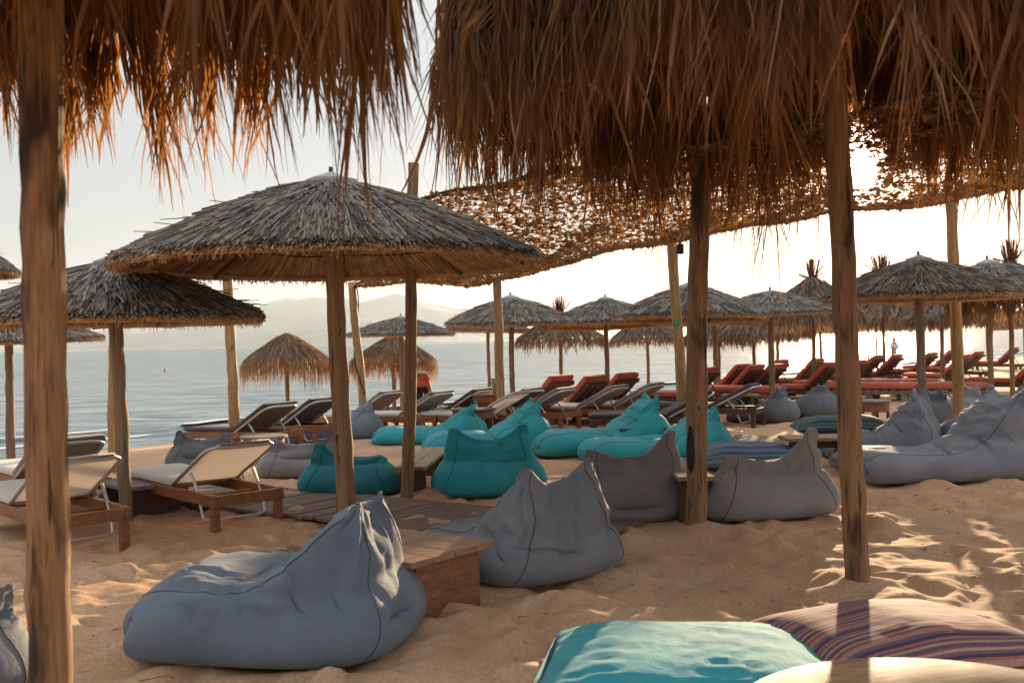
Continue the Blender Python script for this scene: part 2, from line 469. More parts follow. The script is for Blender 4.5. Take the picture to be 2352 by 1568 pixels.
# ------------------------------------------------------------------ the setting
def build_sand():
    def axis(lo, f0, f1, hi, step, growth):
        a = list(np.arange(f0, f1, step)); s = step; x = a[-1]
        while x < hi: s *= growth; x += s; a.append(x)
        s = step; x = f0; pre = []
        while x > lo: s *= growth; x -= s; pre.append(x)
        return np.array(pre[::-1] + a)
    xs = axis(-60, -3.6, 4.6, 260, .028, 1.045)
    ys = axis(-40, 3.6, 10.5, 320, .028, 1.035)
    X, Y = np.meshgrid(xs, ys, indexing='ij')
    # keep the sheet on the land side far away by clamping below the water
    Z = gz(X, Y)
    s = (X - SP[0]) * SN[0] + (Y - SP[1]) * SN[1]
    wx = X + .3 * vnoise(X * 1.1, Y * 1.1, 3); wy = Y + .3 * vnoise(X * 1.1 + 9, Y * 1.1, 4)
    H = (vnoise(wx * .8, wy * .8, 1) - .5) * .020
    H += (vnoise(wx * 2.6, wy * 3.1, 2) - .5) * .013
    msk = np.clip(vnoise(X * .9 + 3, Y * .9, 12) * 2.4 - .6, .15, 1)
    H += (vnoise(wx * 3.4, wy * 4.4, 5) - .5) * .054 * msk
    H += (vnoise(wx * 7.0 + 5, wy * 9.0, 8) - .5) * .027 * msk
    H += (vnoise(X * 17, Y * 19, 6) - .5) * .005
    H += (vnoise(X * 34, Y * 36, 7) - .5) * .002
    g = np.random.default_rng(5)
    for _ in range(1300):   # foot prints
        cx, cy = g.uniform(-3.8, 5), g.uniform(3.5, 12); a = g.uniform(0, PI)
        i0, i1 = np.searchsorted(xs, [cx - .4, cx + .4]); j0, j1 = np.searchsorted(ys, [cy - .4, cy + .4])
        dx = X[i0:i1, j0:j1] - cx; dy = Y[i0:i1, j0:j1] - cy
        k1, k2 = g.uniform(.10, .19), g.uniform(.06, .11); wob = vnoise(dx * 14 + cx, dy * 14, 15) - .5
        u = (dx * math.cos(a) + dy * math.sin(a)) / k1 + wob * .7; v = (-dx * math.sin(a) + dy * math.cos(a)) / k2 + wob * .5
        q = u * u + v * v
        push = np.clip(.25 + .75 * u / np.maximum(np.sqrt(q), .2), 0, 1)
        H[i0:i1, j0:j1] += g.uniform(.5, 1.5) * (-.024 * np.exp(-q * .9) + .020 * push * np.exp(-(np.sqrt(q) - 1.75) ** 2 * 2.2))
    for (mx_, my_, mr_, mh_) in ((2.0, 5.83, .17, .05), (1.43, 7.75, .18, .05), (-1.30, 8.0, .15, .045), (-3.29, 8.5, .15, .04), (-1.03, 9.4, .14, .04), (-1.6, 3.4, .2, .05)):
        dq = np.hypot(X - mx_, Y - my_) / mr_
        H += mh_ * np.exp(-dq * dq) * (1 + .4 * (vnoise(X * 20, Y * 20, 14) - .5))
    fade = np.clip((s - .5) / 4.0, 0, 1)
    far = np.clip(1.3 - np.hypot(X, Y - 6) / 60, .25, 1)
    Z = Z + H * fade * far * 1.0
    nx, ny = X.shape
    i = (np.arange(nx - 1)[:, None] * ny + np.arange(ny - 1)[None]).ravel()
    F = np.stack([i, i + ny, i + ny + 1, i + 1], 1)
    keep = (s.ravel()[F] > -14).any(1)
    F = F[keep]
    used = np.zeros(nx * ny, bool); used[F.ravel()] = True
    remap = np.cumsum(used) - 1
    V = np.stack([X, Y, Z], -1).reshape(-1, 3)[used]
    m, nt, b = new_mat('beach_sand')
    geo = nt.nodes.new('ShaderNodeNewGeometry')
    pos = geo.outputs['Position']
    dot = N(nt, 'ShaderNodeVectorMath', operation='DOT_PRODUCT'); dot.inputs[1].default_value = (SN[0], SN[1], 0); nt.links.new(pos, dot.inputs[0])
    sub = N(nt, 'ShaderNodeMath', operation='SUBTRACT'); sub.inputs[1].default_value = float(SP @ SN); nt.links.new(dot.outputs['Value'], sub.inputs[0])
    nw = noise(nt, pos, .5, 3)
    ad = N(nt, 'ShaderNodeMath', operation='MULTIPLY_ADD'); ad.inputs[1].default_value = 1.6; nt.links.new(nw, ad.inputs[0]); nt.links.new(sub.outputs[0], ad.inputs[2])
    wet = ramp(nt, [(.30, (1, 1, 1)), (.52, (0, 0, 0))])
    sc = N(nt, 'ShaderNodeMath', operation='MULTIPLY'); sc.inputs[1].default_value = .14; nt.links.new(ad.outputs[0], sc.inputs[0]); nt.links.new(sc.outputs[0], wet.inputs[0])
    n1 = noise(nt, pos, 1.1, 5); n2 = noise(nt, pos, 60, 3); n3 = noise(nt, pos, 380, 2)
    dry = ramp(nt, [(.3, (.53, .315, .18)), (.7, (.69, .44, .265))], n1)
    gr = ramp(nt, [(.3, (.78, .76, .74)), (.7, (1.16, 1.16, 1.16))], n2)
    dc = mixc(nt, 1.0, dry.outputs[0], gr.outputs[0], 'MULTIPLY')
    col = mixc(nt, wet.outputs[0], dc, (.17, .115, .075))
    nt.links.new(col, b.inputs['Base Color'])
    rr = ramp(nt, [(0, (.9, .9, .9)), (1, (.22, .22, .22))], wet.outputs[0]); nt.links.new(rr.outputs[0], b.inputs['Roughness'])
    b.inputs['Specular IOR Level'].default_value = .3
    s1 = N(nt, 'ShaderNodeMath', operation='MULTIPLY_ADD'); s1.inputs[1].default_value = .25; nt.links.new(n3, s1.inputs[0]); nt.links.new(n2, s1.inputs[2])
    inv = N(nt, 'ShaderNodeMath', operation='SUBTRACT'); inv.inputs[0].default_value = 1.0; nt.links.new(wet.outputs[0], inv.inputs[1])
    s2 = N(nt, 'ShaderNodeMath', operation='MULTIPLY'); nt.links.new(s1.outputs[0], s2.inputs[0]); nt.links.new(inv.outputs[0], s2.inputs[1])
    bump(nt, b, s2.outputs[0], .4, .008)
    o = MB().add(V, remap[F]).build('sand', m, smooth=True)
    tag(o, kind='structure')


def build_sea():
    # strips parallel to the shore, spacing growing seaward
    ss = [3.0, 1.0, .3, 0, -.25]
    x = -.4; st = .12
    while x > -60: ss.append(x); st *= 1.05; x -= st
    while x > -13000: st *= 1.25; ss.append(x); x -= st
    ss.append(-13000)
    ts = []; t = -30.0; st = .35
    while t < 110: ts.append(t); t += .5
    pre = []; t2 = -30; st = 1
    while t2 > -13000: st *= 1.3; t2 -= st; pre.append(t2)
    st = 1; 
    while t < 13000: st *= 1.3; t += st; ts.append(t)
    T = np.array(pre[::-1] + ts); S = np.array(ss)
    A, B = np.meshgrid(T, S, indexing='ij')
    X = SP[0] + A * SD[0] + B * SN[0]; Y = SP[1] + A * SD[1] + B * SN[1]
    wob = 1.3 * (vnoise(A * .12, B * 0, 31) - .5) + .5 * (vnoise(A * .5, B * 0, 32) - .5)
    Z = np.full_like(X, SEA)
    amp = .6 + .8 * vnoise(A * .15, B * 0 + 5, 33)
    d = B + 1.9 + wob
    Z += .13 * amp * np.exp(-np.where(d > 0, d / .28, d / .6) ** 2)
    d = B + 5.5 + wob * 1.5
    Z += .07 * amp * np.exp(-(d / .8) ** 2)
    Z += .03 * (vnoise(A * .5, B * .9, 34) - .5) * np.clip(-B / 3, 0, 1) * (A > -40) * (A < 110) * (B > -60)
    nx, ny = X.shape
    i = (np.arange(nx - 1)[:, None] * ny + np.arange(ny - 1)[None]).ravel()
    F = np.stack([i, i + 1, i + ny + 1, i + ny], 1)
    m, nt, b = new_mat('sea_water')
    geo = nt.nodes.new('ShaderNodeNewGeometry'); pos = geo.outputs['Position']
    mp = N(nt, 'ShaderNodeMapping'); mp.inputs['Rotation'].default_value = (0, 0, R(-12)); mp.inputs['Scale'].default_value = (.55, 1.25, 1); nt.links.new(pos, mp.inputs[0])
    n1 = noise(nt, mp.outputs[0], 1.1, 4, .62, .4)
    n2 = noise(nt, mp.outputs[0], .16, 3, .5)
    n3 = noise(nt, mp.outputs[0], .02, 3, .5)
    sm = N(nt, 'ShaderNodeMath', operation='MULTIPLY_ADD'); sm.inputs[1].default_value = 1.4; nt.links.new(n2, sm.inputs[0]); nt.links.new(n1, sm.inputs[2])
    sm2 = N(nt, 'ShaderNodeMath', operation='MULTIPLY_ADD'); sm2.inputs[1].default_value = 2.5; nt.links.new(n3, sm2.inputs[0]); nt.links.new(sm.outputs[0], sm2.inputs[2])
    bump(nt, b, sm2.outputs[0], .8, .55)
    cr = ramp(nt, [(.35, (.03, .075, .08)), (.65, (.07, .125, .125))], n3)
    # a ruffled sea mirrors far less at grazing angles than flat water would: cap the mirror share
    df = nt.nodes.new('ShaderNodeBsdfDiffuse'); gl = nt.nodes.new('ShaderNodeBsdfGlossy'); gl.inputs['Roughness'].default_value = .13; gl.inputs['Color'].default_value = (1, 1, 1, 1)
    fr = nt.nodes.new('ShaderNodeFresnel'); fr.inputs['IOR'].default_value = 1.33
    bn = [n_ for n_ in nt.nodes if n_.bl_idname == 'ShaderNodeBump'][0]
    for t_ in (df, gl, fr): nt.links.new(bn.outputs[0], t_.inputs['Normal'])
    nt.links.new(cr.outputs[0], df.inputs['Color'])
    mn = N(nt, 'ShaderNodeMath', operation='MULTIPLY'); mn.inputs[1].default_value = .66; nt.links.new(fr.outputs[0], mn.inputs[0])
    mp2 = N(nt, 'ShaderNodeMapping'); mp2.inputs['Rotation'].default_value = (0, 0, R(-8)); mp2.inputs['Scale'].default_value = (.12, .62, 1); nt.links.new(pos, mp2.inputs[0])
    nr = noise(nt, mp2.outputs[0], 2.0, 8, .74, .4)
    rf = ramp(nt, [(.36, (.38, .38, .38)), (.60, (1, 1, 1))], nr)
    mr = N(nt, 'ShaderNodeMath', operation='MULTIPLY'); nt.links.new(mn.outputs[0], mr.inputs[0]); nt.links.new(rf.outputs[0], mr.inputs[1]); mn = mr
    mx = nt.nodes.new('ShaderNodeMixShader'); nt.links.new(mn.outputs[0], mx.inputs[0]); nt.links.new(df.outputs[0], mx.inputs[1]); nt.links.new(gl.outputs[0], mx.inputs[2])
    nt.links.new(mx.outputs[0], nt.nodes['Material Output'].inputs[0]); nt.nodes.remove(b)
    o = MB().add(np.stack([X, Y, Z], -1), F).build('sea', m, smooth=True); tag(o, kind='structure')
    # foam lines running up the wet sand
    m2, nt, b = new_mat('sea_foam'); n1 = noise(nt, coords(nt), 5, 5)
    b.inputs['Base Color'].default_value = (.75, .75, .73, 1); b.inputs['Roughness'].default_value = .6
    bump(nt, b, n1, .8, .02)
    mb = MB(); g = np.random.default_rng(3)
    tt = np.arange(-28, 100, .12)
    for off, w, th in ((-.55, .30, .02), (-1.72, .20, .012)):
        wv = 1.3 * (vnoise(tt * .12, tt * 0, 31) - .5) + .5 * (vnoise(tt * .5, tt * 0, 32) - .5)
        ctr = off - (wv if off < -1 else wv * .6)
        wd = w * np.clip(vnoise(tt * 1.3, tt * 0 + 3, 35) * 2.2 - .45, .02, 2) 
        n = len(tt); rows = []
        for q, zz in ((-1, 0), (-.5, 1), (.5, 1), (1, 0)):
            sft = ctr + wd * q * (.5 + .3 * vnoise(tt * 4, tt * 0 + q, 36))
            px_ = SP[0] + tt * SD[0] + sft * SN[0]; py_ = SP[1] + tt * SD[1] + sft * SN[1]
            base = SEA + (.11 if off < -1 else .012)
            rows.append(np.stack([px_, py_, np.full(n, base) + zz * th], 1))
        V = np.stack(rows, 1); i = (np.arange(n - 1)[:, None] * 4 + np.arange(3)[None]).ravel()
        mb.add(V, np.stack([i, i + 1, i + 5, i + 4], 1))
    o = mb.build('sea_foam', m2, smooth=True); tag(o, kind='stuff')


def build_hills():
    m, nt, b = new_mat('far_hill')
    n1 = noise(nt, coords(nt), .004, 5)
    r = ramp(nt, [(.35, (.05, .065, .065)), (.65, (.14, .145, .135))], n1); nt.links.new(r.outputs[0], b.inputs['Base Color']); b.inputs['Roughness'].default_value = .95

    def ridge(name, prof, D, depth, seed):
        prof = np.array(prof, float)
        px = np.linspace(prof[0, 0], prof[-1, 0], 220); py = np.interp(px, prof[:, 0], prof[:, 1])
        py = py + 2.2 * (vnoise(px * .06, px * 0, seed) - .5) + 1.4 * (vnoise(px * .2, px * 0, seed + 1) - .5)
        rows = []; K = 14
        for k in range(-K, K + 1):
            f = k / K
            pts = []
            for x, y in zip(px, py):
                top = at(x, y, D); hgt = max(top[2] - SEA, .5)
                Yk = D + f * depth
                sc = Yk / D
                z = SEA - 1 + (hgt + 1) * max(0, 1 - abs(f) ** 1.3)
                pts.append([top[0] * sc, Yk, z])
            rows.append(pts)
        V = np.array(rows)
        g = vnoise(V[..., 0] * .004, V[..., 1] * .004, seed + 2) - .5
        V[..., 2] += g * 90 * (np.abs(np.linspace(-1, 1, 2 * K + 1))[:, None] < .99) * np.clip((V[..., 2] - SEA) / 150, 0, 1) * (np.abs(np.linspace(-1, 1, 2 * K + 1))[:, None] > .05)
        n = V.shape[1]
        i = (np.arange(2 * K)[:, None] * n + np.arange(n - 1)[None]).ravel()
        o = MB().add(V, np.stack([i, i + 1, i + n + 1, i + n], 1)).build(name, m, smooth=True)
        tag(o, kind='structure')
    ridge('hills', [(-300, 800), (100, 792), (200, 770), (330, 752), (450, 748), (520, 728), (600, 700), (660, 690), (727, 681), (790, 690), (830, 698), (880, 686), (911, 677), (960, 690), (1020, 700), (1077, 714), (1160, 745), (1260, 765), (1400, 779)], 7500, 1500, 51)
    ridge('foreland_hills', [(480, 797), (620, 782), (680, 755), (740, 737), (800, 735), (900, 748), (1040, 766), (1180, 781)], 5600, 700, 61)


build_sand(); build_sea(); build_hills()

# boardwalks
def boardwalk(origin, ang, length, width, label, seed):
    g = np.random.default_rng(seed)
    o = empty('boardwalk', (origin[0], origin[1], 0), ang, label, 'boardwalk')
    mb = MB(); x = 0
    while x < length:
        w = g.uniform(.105, .125); dz = g.uniform(-.004, .006)
        mb.add(*cbox(x + w / 2, width / 2 + g.uniform(-.02, .02), .035 + dz, w - g.uniform(.006, .014), width, .028, .004, np.array(rotz(g.normal(0, .006)))))
        x += w
    mb.build('planks', M['deck_wood'], o)
    mb = MB()
    for y in (.15, width - .15):
        mb.add(*cbox(length / 2, y, .005, length, .07, .03, .004))
    mb.build('joists', M['dark_wood'], o)
    return o


# ------------------------------------------------------------------ poles
def pole_mesh(P0, P1, r, seed, n=22, sides=14, wob=.02, taper=.12, square=False):
    g = np.random.default_rng(seed)
    P0 = np.asarray(P0, float); P1 = np.asarray(P1, float)
    t = np.linspace(0, 1, n)
    path = P0 + (P1 - P0) * t[:, None]
    L = np.linalg.norm(P1 - P0)
    for a in (0, 1):
        path[:, a] += .6 * wob * np.sin(t * PI * g.uniform(1.2, 2.6) + g.uniform(0, 6)) * np.sin(t * PI) + .003 * g.normal(size=n)
    rad = r * (1 + taper * (.5 - t)) * (1 + .03 * g.normal(size=n))
    kk = np.arange(sides) * 2 * PI / sides
    jit = 1 + .04 * np.sin(kk * 2 + g.uniform(0, 6))[None] + .025 * g.normal(size=(n, sides))
    if square:
        jit = jit * (1.06 / (np.abs(np.cos(kk + .5)) ** 5 + np.abs(np.sin(kk + .5)) ** 5) ** .2)[None]
    return tube(path, rad, sides, True, jit)


def lone_pole(name, base_px, top_px, Y, r, mat, label, seed, group=None, base_h=0.0):
    b = at(base_px[0], base_px[1], Y); tpt = at(top_px[0], top_px[1], Y)
    g0 = float(gz(b[0], b[1]))
    # extend the axis down to the ground
    k = (g0 - .15 - b[2]) / (tpt[2] - b[2]); b = b + (tpt - b) * k
    root = np.array([b[0], b[1], g0])
    o = MB().add(*pole_mesh(b - root, tpt - root, r, seed)).build(name, mat, None, True, loc=root)
    return tag(o, label, 'pole', group)


NETG = 'rough poles carrying the shade net'
n1 = lone_pole('wooden_pole', (935, 1152), (950, 375), 9.4, .056, M['pole_mid'], 'brown rough pole beside the slanted bench with a bare top above the big reed umbrella', 1, NETG)
n2 = lone_pole('wooden_pole', (1597, 1215), (1614, 250), 7.75, .076, M['pole_dark'], 'stout brown pole with a dark rotten notch standing against the plank bench', 2, NETG)
n3 = lone_pole('wooden_pole', (541, 1034), (517, 491), 14.4, .071, M['pole_yellow'], 'yellowish pole behind the raised back of the nearest cream lounger', 3, NETG)
n4 = lone_pole('wooden_pole', (263, 1077), (258, 583), 12.3, .066, M['pole_yellow'], 'orange mottled pole half hidden behind the left reed umbrella post', 4, NETG)
n5 = lone_pole('wooden_pole', (838, 985), (808, 648), 17.0, .07, M['pole_yellow'], 'slim leaning pole with a dark cable wound round it', 5, NETG)
n6 = lone_pole('wooden_pole', (1153, 985), (1141, 638), 16.4, .072, M['pole_yellow'], 'patchy bark pole rising behind the brown octagonal table', 6, NETG)
n7 = lone_pole('wooden_pole', (1570, 990), (1543, 535), 15.4, .083, M['pole_yellow'], 'straight yellow pole carrying a green tag and a small black lamp', 7, NETG)
n8 = lone_pole('wooden_pole', (2204, 1010), (2184, 440), 13.6, .075, M['pole_yellow'], 'rightmost yellow pole, standing behind the creased back of the largest light grey bag', 8, NETG)
# bark notch on the stout pole, tags, cable
def child_box(name, mat, parent, c, s, rz=0, ch=.003):
    return MB().add(*cbox(c[0], c[1], c[2], s[0], s[1], s[2], ch, np.array(rotz(rz)))).build(name, mat, parent)
def at_local(o, px, py, Y):
    return at(px, py, Y) - np.array(o.location)
hc = at_local(n2, 1586, 1030, 7.70)
MB().add(*tube([hc + np.array([0, 0, z]) for z in (-.19, -.15, -.06, .05, .14, .18)], [.006, .022, .034, .032, .018, .005], 10)).build('bark_hollow', M['black'], n2, True)
p = at_local(n7, 1553, 741, 15.29); child_box('green_tag', M['green_tag'], n7, p, (.10, .012, .115))
p = at_local(n6, 1155, 916, 16.32); child_box('number_plate', M['black'], n6, p, (.07, .008, .05))
path = []
for k in range(26):
    t = k / 25; c = at_local(n5, 808 + 27 * t, 655 + 250 * t, 17.0); a = 1.2 + t * 5.5
    path.append(c + np.array([math.sin(a) * .085, -math.cos(a) * .085, 0]))
MB().add(*tube(path, .011, 6)).build('cable', M['black'], n5, True)
lt = at(1562, 572, 15.2)
lam = empty('hanging_lamp', lt, 0, 'small black lamp hanging from the net edge beside a yellow pole', 'lamp')
MB().add(*cbox(0, 0, 0, .10, .10, .15, .012)).build('lamp_body', M['black'], lam)
MB().add(*cbox(0, 0, .10, .05, .05, .05, .01)).build('lamp_cap', M['dark_wood'], lam)
MB().add(*tube([(0, 0, .12), (-.03, .0, .22), (-.05, 0, .36)], .006, 6)).build('lamp_wire', M['black'], lam, True)


# ------------------------------------------------------------------ thatched umbrellas
def reed_parts(Rr, rise, nre, seed, detail=1.0, rafters=8):
    """meshes in local coordinates: rim centre plane at z=0, apex at z=rise"""
    g = np.random.default_rng(seed)
    prof = lambda q: rise * (1 - q) ** 1.0 + .10 * rise * np.sin(PI * np.clip(q, 0, 1))   # a little convex
    def course(q0, q1, n, lift, rr, under=False):
        a = (np.arange(n) + g.uniform(-.7, .7, n)) * 2 * PI / n
        s0 = q0 + g.uniform(-.05, .05, n); s1 = q1 + np.where(q1 > .97, g.normal(0, .014, n), g.normal(0, .075, n))
        s0 = np.clip(s0, .03, 1); s1 = np.minimum(s1, 1.035)
        da = g.normal(0, .05, n)
        l0 = lift + g.uniform(-.012, .012, n); l1 = lift + g.uniform(-.012, .014, n) + (np.abs(g.normal(0, .012, n)) * (g.random(n) < .12))
        mid = (s0 + s1) / 2
        P0 = np.stack([s0 * Rr * np.cos(a), s0 * Rr * np.sin(a), prof(s0) + l0], 1)
        Pm = np.stack([mid * Rr * np.cos(a + da * .3), mid * Rr * np.sin(a + da * .3), prof(mid) + (l0 + l1) / 2], 1)
        P1 = np.stack([s1 * Rr * np.cos(a + da), s1 * Rr * np.sin(a + da), prof(s1) + l1], 1)
        w = rr * g.uniform(.7, 1.35, n)
        V, F, C = prisms(np.concatenate([P0, Pm]), np.concatenate([Pm, P1]), np.concatenate([w, w]), np.concatenate([w, w]), 4)
        return V, F, C
    top = MB()
    rr = .0068 * max(1, (1700 / nre) ** .5)
    for (q0, q1, k, l) in ((.62, 1.0, .42, .025), (.40, .80, .30, .045), (.16, .58, .20, .062), (.05, .34, .12, .075)):
        top.add(*course(q0, q1, int(nre * k), l, rr)); 
        top.add(*course(q0, q1, int(nre * k), l - .022, rr))
    # stray ends that stick out
    n = int(nre * .04); a = g.uniform(0, 2 * PI, n); q = g.uniform(.2, .98, n)
    P0 = np.stack([q * Rr * np.cos(a), q * Rr * np.sin(a), prof(q) + .06], 1)
    d = np.stack([np.cos(a + g.normal(0, .5, n)), np.sin(a + g.normal(0, .5, n)), g.uniform(-.35, .12, n)], 1) * g.uniform(.08, .2, n)[:, None]
    top.add(*prisms(P0, P0 + d, rr * .6, rr * .4, 4))
    und = MB()
    und.add(*course(.04, .99, int(nre * .30), -.03, rr * 1.1)); und.add(*course(.35, .985, int(nre * .36), -.034, rr)); und.add(*course(.66, 1.0, int(nre * .36), -.02, rr))
    # ragged short ends hanging from the rim
    n = int(nre * .25); a = g.uniform(0, 2 * PI, n); q = g.uniform(.95, 1.0, n)
    P0 = np.stack([q * Rr * np.cos(a), q * Rr * np.sin(a), prof(q) - .03], 1)
    P1 = P0 + np.stack([g.normal(0, .02, n), g.normal(0, .02, n), -g.uniform(.02, .075, n)], 1)
    und.add(*prisms(P0, P1, rr * .6, rr * .3, 4))
    # solid shell so no light leaks evenly, with the odd hole left by the reeds over it
    shell = []; K = 48
    for q in (.03, .3, .6, .85, .975):
        for k in range(K):
            t = 2 * PI * k / K; shell.append([q * Rr * math.cos(t), q * Rr * math.sin(t), float(prof(np.array(q))) - .006])
    F = []
    for i in range(4):
        for k in range(K):
            F.append([i * K + k, i * K + (k + 1) % K, (i + 1) * K + (k + 1) % K, (i + 1) * K + k])
    und.add(shell, F)
    hoop = MB(); t = np.linspace(0, 2 * PI, 73)
    hoop.add(*tube(np.stack([.955 * Rr * np.cos(t), .955 * Rr * np.sin(t), np.full(73, float(prof(np.array(.955))) - .055)], 1), .026, 8, False, 1 + .12 * g.normal(size=(73, 8))))
    wire = MB()
    for q in (.72, .45):
        aa = np.linspace(0, 2 * PI, 61)
        wire.add(*tube(np.stack([q * Rr * np.cos(aa), q * Rr * np.sin(aa), float(prof(np.array(q))) - .055 + .008 * np.sin(aa * 9)], 1), .006, 5, False))
    raf = []
    for k in range(rafters):
        t = 2 * PI * (k + .35) / rafters; c, s_ = math.cos(t), math.sin(t)
        q = np.array([.03, .5, .95])
        raf.append(MB().add(*tube(np.stack([q * Rr * c, q * Rr * s_, prof(q) - .062], 1), [.03, .027, .022], 6)))
    cap = MB(); K = 20; cv = []
    for q, dz in ((.012, .130), (.05, .120), (.09, .114), (.128, .110), (.131, .075)):
        for k in range(K):
            t = 2 * PI * k / K; wv = 1 + (.07 * math.sin(3 * t + seed) + .04 * math.sin(7 * t) if q > .1 else 0)
            cv.append([q * wv * Rr * math.cos(t), q * wv * Rr * math.sin(t), float(prof(np.array(q))) + dz])
    F = [[i * K + k, (i + 1) * K + k, (i + 1) * K + (k + 1) % K, i * K + (k + 1) % K] for i in range(4) for k in range(K)]
    cap.add(cv, F, [list(range(K))])
    nub = MB().add(*tube([(0, 0, rise + .05), (.005, 0, rise + .165)], [.022, .016], 7))
    return dict(top=top, und=und, hoop=hoop, wire=wire, raf=raf, cap=cap, nub=nub)


def reed_umbrella(px, apex_y, rim_y, half_px, Y, label, seed, nre=900, pole_r=.055, pole_mat='pole_grey', tilt=(0, 0), share=None, base_px=None, capw=True):
    c = at(px, rim_y, Y); ap = at(px, apex_y, Y)
    Rr = half_px * Y / FPX
    rise = ap[2] - c[2] - .10
    g0 = float(gz(c[0], c[1]))
    root = empty('reed_umbrella', (c[0], c[1], g0), 0, label, 'beach umbrella', 'reed umbrellas with grey thatch')
    h = c[2] - g0
    if share is None:
        ps = reed_parts(Rr, rise, nre, seed)
        obs = [ps['top'].build('thatch', M['reed'], root), ps['und'].build('thatch_lining', M['reed_under'], root),
               ps['hoop'].build('rim_hoop', M['reed_under'], root, True), ps['wire'].build('tie_wire', M['rope'], root, True)]
        if capw: obs.append(ps['cap'].build('top_cap', M['cap'], root))
        obs.append(ps['nub'].build('finial', M['dark_wood'], root))
        for rb in ps['raf']: obs.append(rb.build('rafter', M['pole_mid'], root, True))
        for o in obs: o.location = (0, 0, h); o.rotation_euler = (tilt[0], tilt[1], seed * .7)
        root['_R'] = Rr; root['_rise'] = rise
    else:
        R0, r0 = share['_R'], share['_rise']
        for ch in share.children:
            if ch.name.split('.')[0] == 'pole': continue
            if ch.name.split('.')[0] == 'top_cap' and not capw: continue
            d = ch.copy(); COL.objects.link(d); d.parent = root
            d.location = (0, 0, h); d.rotation_euler = (tilt[0], tilt[1], seed * 1.3); d.scale = (Rr / R0, Rr / R0, rise / r0)
    bx = (0.0, 0.0)
    if base_px is not None:
        b = at(base_px[0], base_px[1], Y); bx = (b[0] - c[0], 0)
    MB().add(*pole_mesh((bx[0], bx[1], -.15), (0, 0, h + rise * .93), pole_r, seed + 100, 18, 20 if seed == 11 else 12, .012, .1, seed == 11)).build('pole', M[pole_mat], root, True)
    return root


U1 = reed_umbrella(764, 402, 605, 474, 8.0, 'largest reed umbrella, grey conical thatch on a thick squared post, in the middle foreground', 11, 4200, .056, 'pole_mid', base_px=(797, 1200))
U2 = reed_umbrella(262, 592, 733, 330, 8.5, 'weathered reed umbrella at left with white cap, its grey post beside the cream lounger', 12, 2600, .058, 'pole_grey', base_px=(292, 1207))
UF = reed_umbrella(2112, 589, 680, 214, 12.6, 'wide reed umbrella at right with pale cap, in front of the red loungers', 13, 2000, .055, 'pole_grey')
for a in [
    (-60, 545, 628, 96, 9.0, 'ragged reed umbrella tip showing at the left edge of the picture', 14, .055, True),
    (20, 712, 783, 202, 13.0, 'low reed umbrella whose right tip peeks out past the blotched foreground pole', 15, .055, True),
    (921, 724, 768, 122, 22.0, 'dark reed umbrella just right of the brown net pole, above the bending person', 16, .055, True),
    (1174, 680, 741, 150, 20.0, 'reed umbrella with white cap just right of the patchy bark pole', 17, .055, True),
    (1121, 716, 759, 98, 27.0, 'flat looking reed umbrella partly hidden under the white capped one by the bark pole', 18, .05, True),
    (1392, 684, 745, 140, 21.0, 'reed umbrella with small pale cap between the bark pole and the yellow tagged pole', 19, .052, True),
    (1586, 653, 728, 174, 18.0, 'broad reed umbrella with pale cap directly behind the stout notched pole', 20, .055, True),
    (1770, 664, 717, 152, 20.0, 'capless shaggy topped reed umbrella with a thin dark spike at its tip', 21, .06, False),
    (2272, 604, 682, 192, 21.5, 'reed umbrella with pale cap behind the yellow pole at right', 22, .06, True),
    (1640, 690, 742, 122, 25.0, 'reed umbrella showing only as a dark rim under its neighbours behind the stout pole', 24, .05, False),
    (2352, 712, 750, 68, 48.0, 'small distant reed umbrella by the water at the right edge', 23, .05, True)]:
    reed_umbrella(a[0], a[1], a[2], a[3], a[4], a[5], a[6], pole_r=a[7], share=UF, capw=a[8], tilt=(rnd.uniform(-.035, .035), rnd.uniform(-.035, .035)))


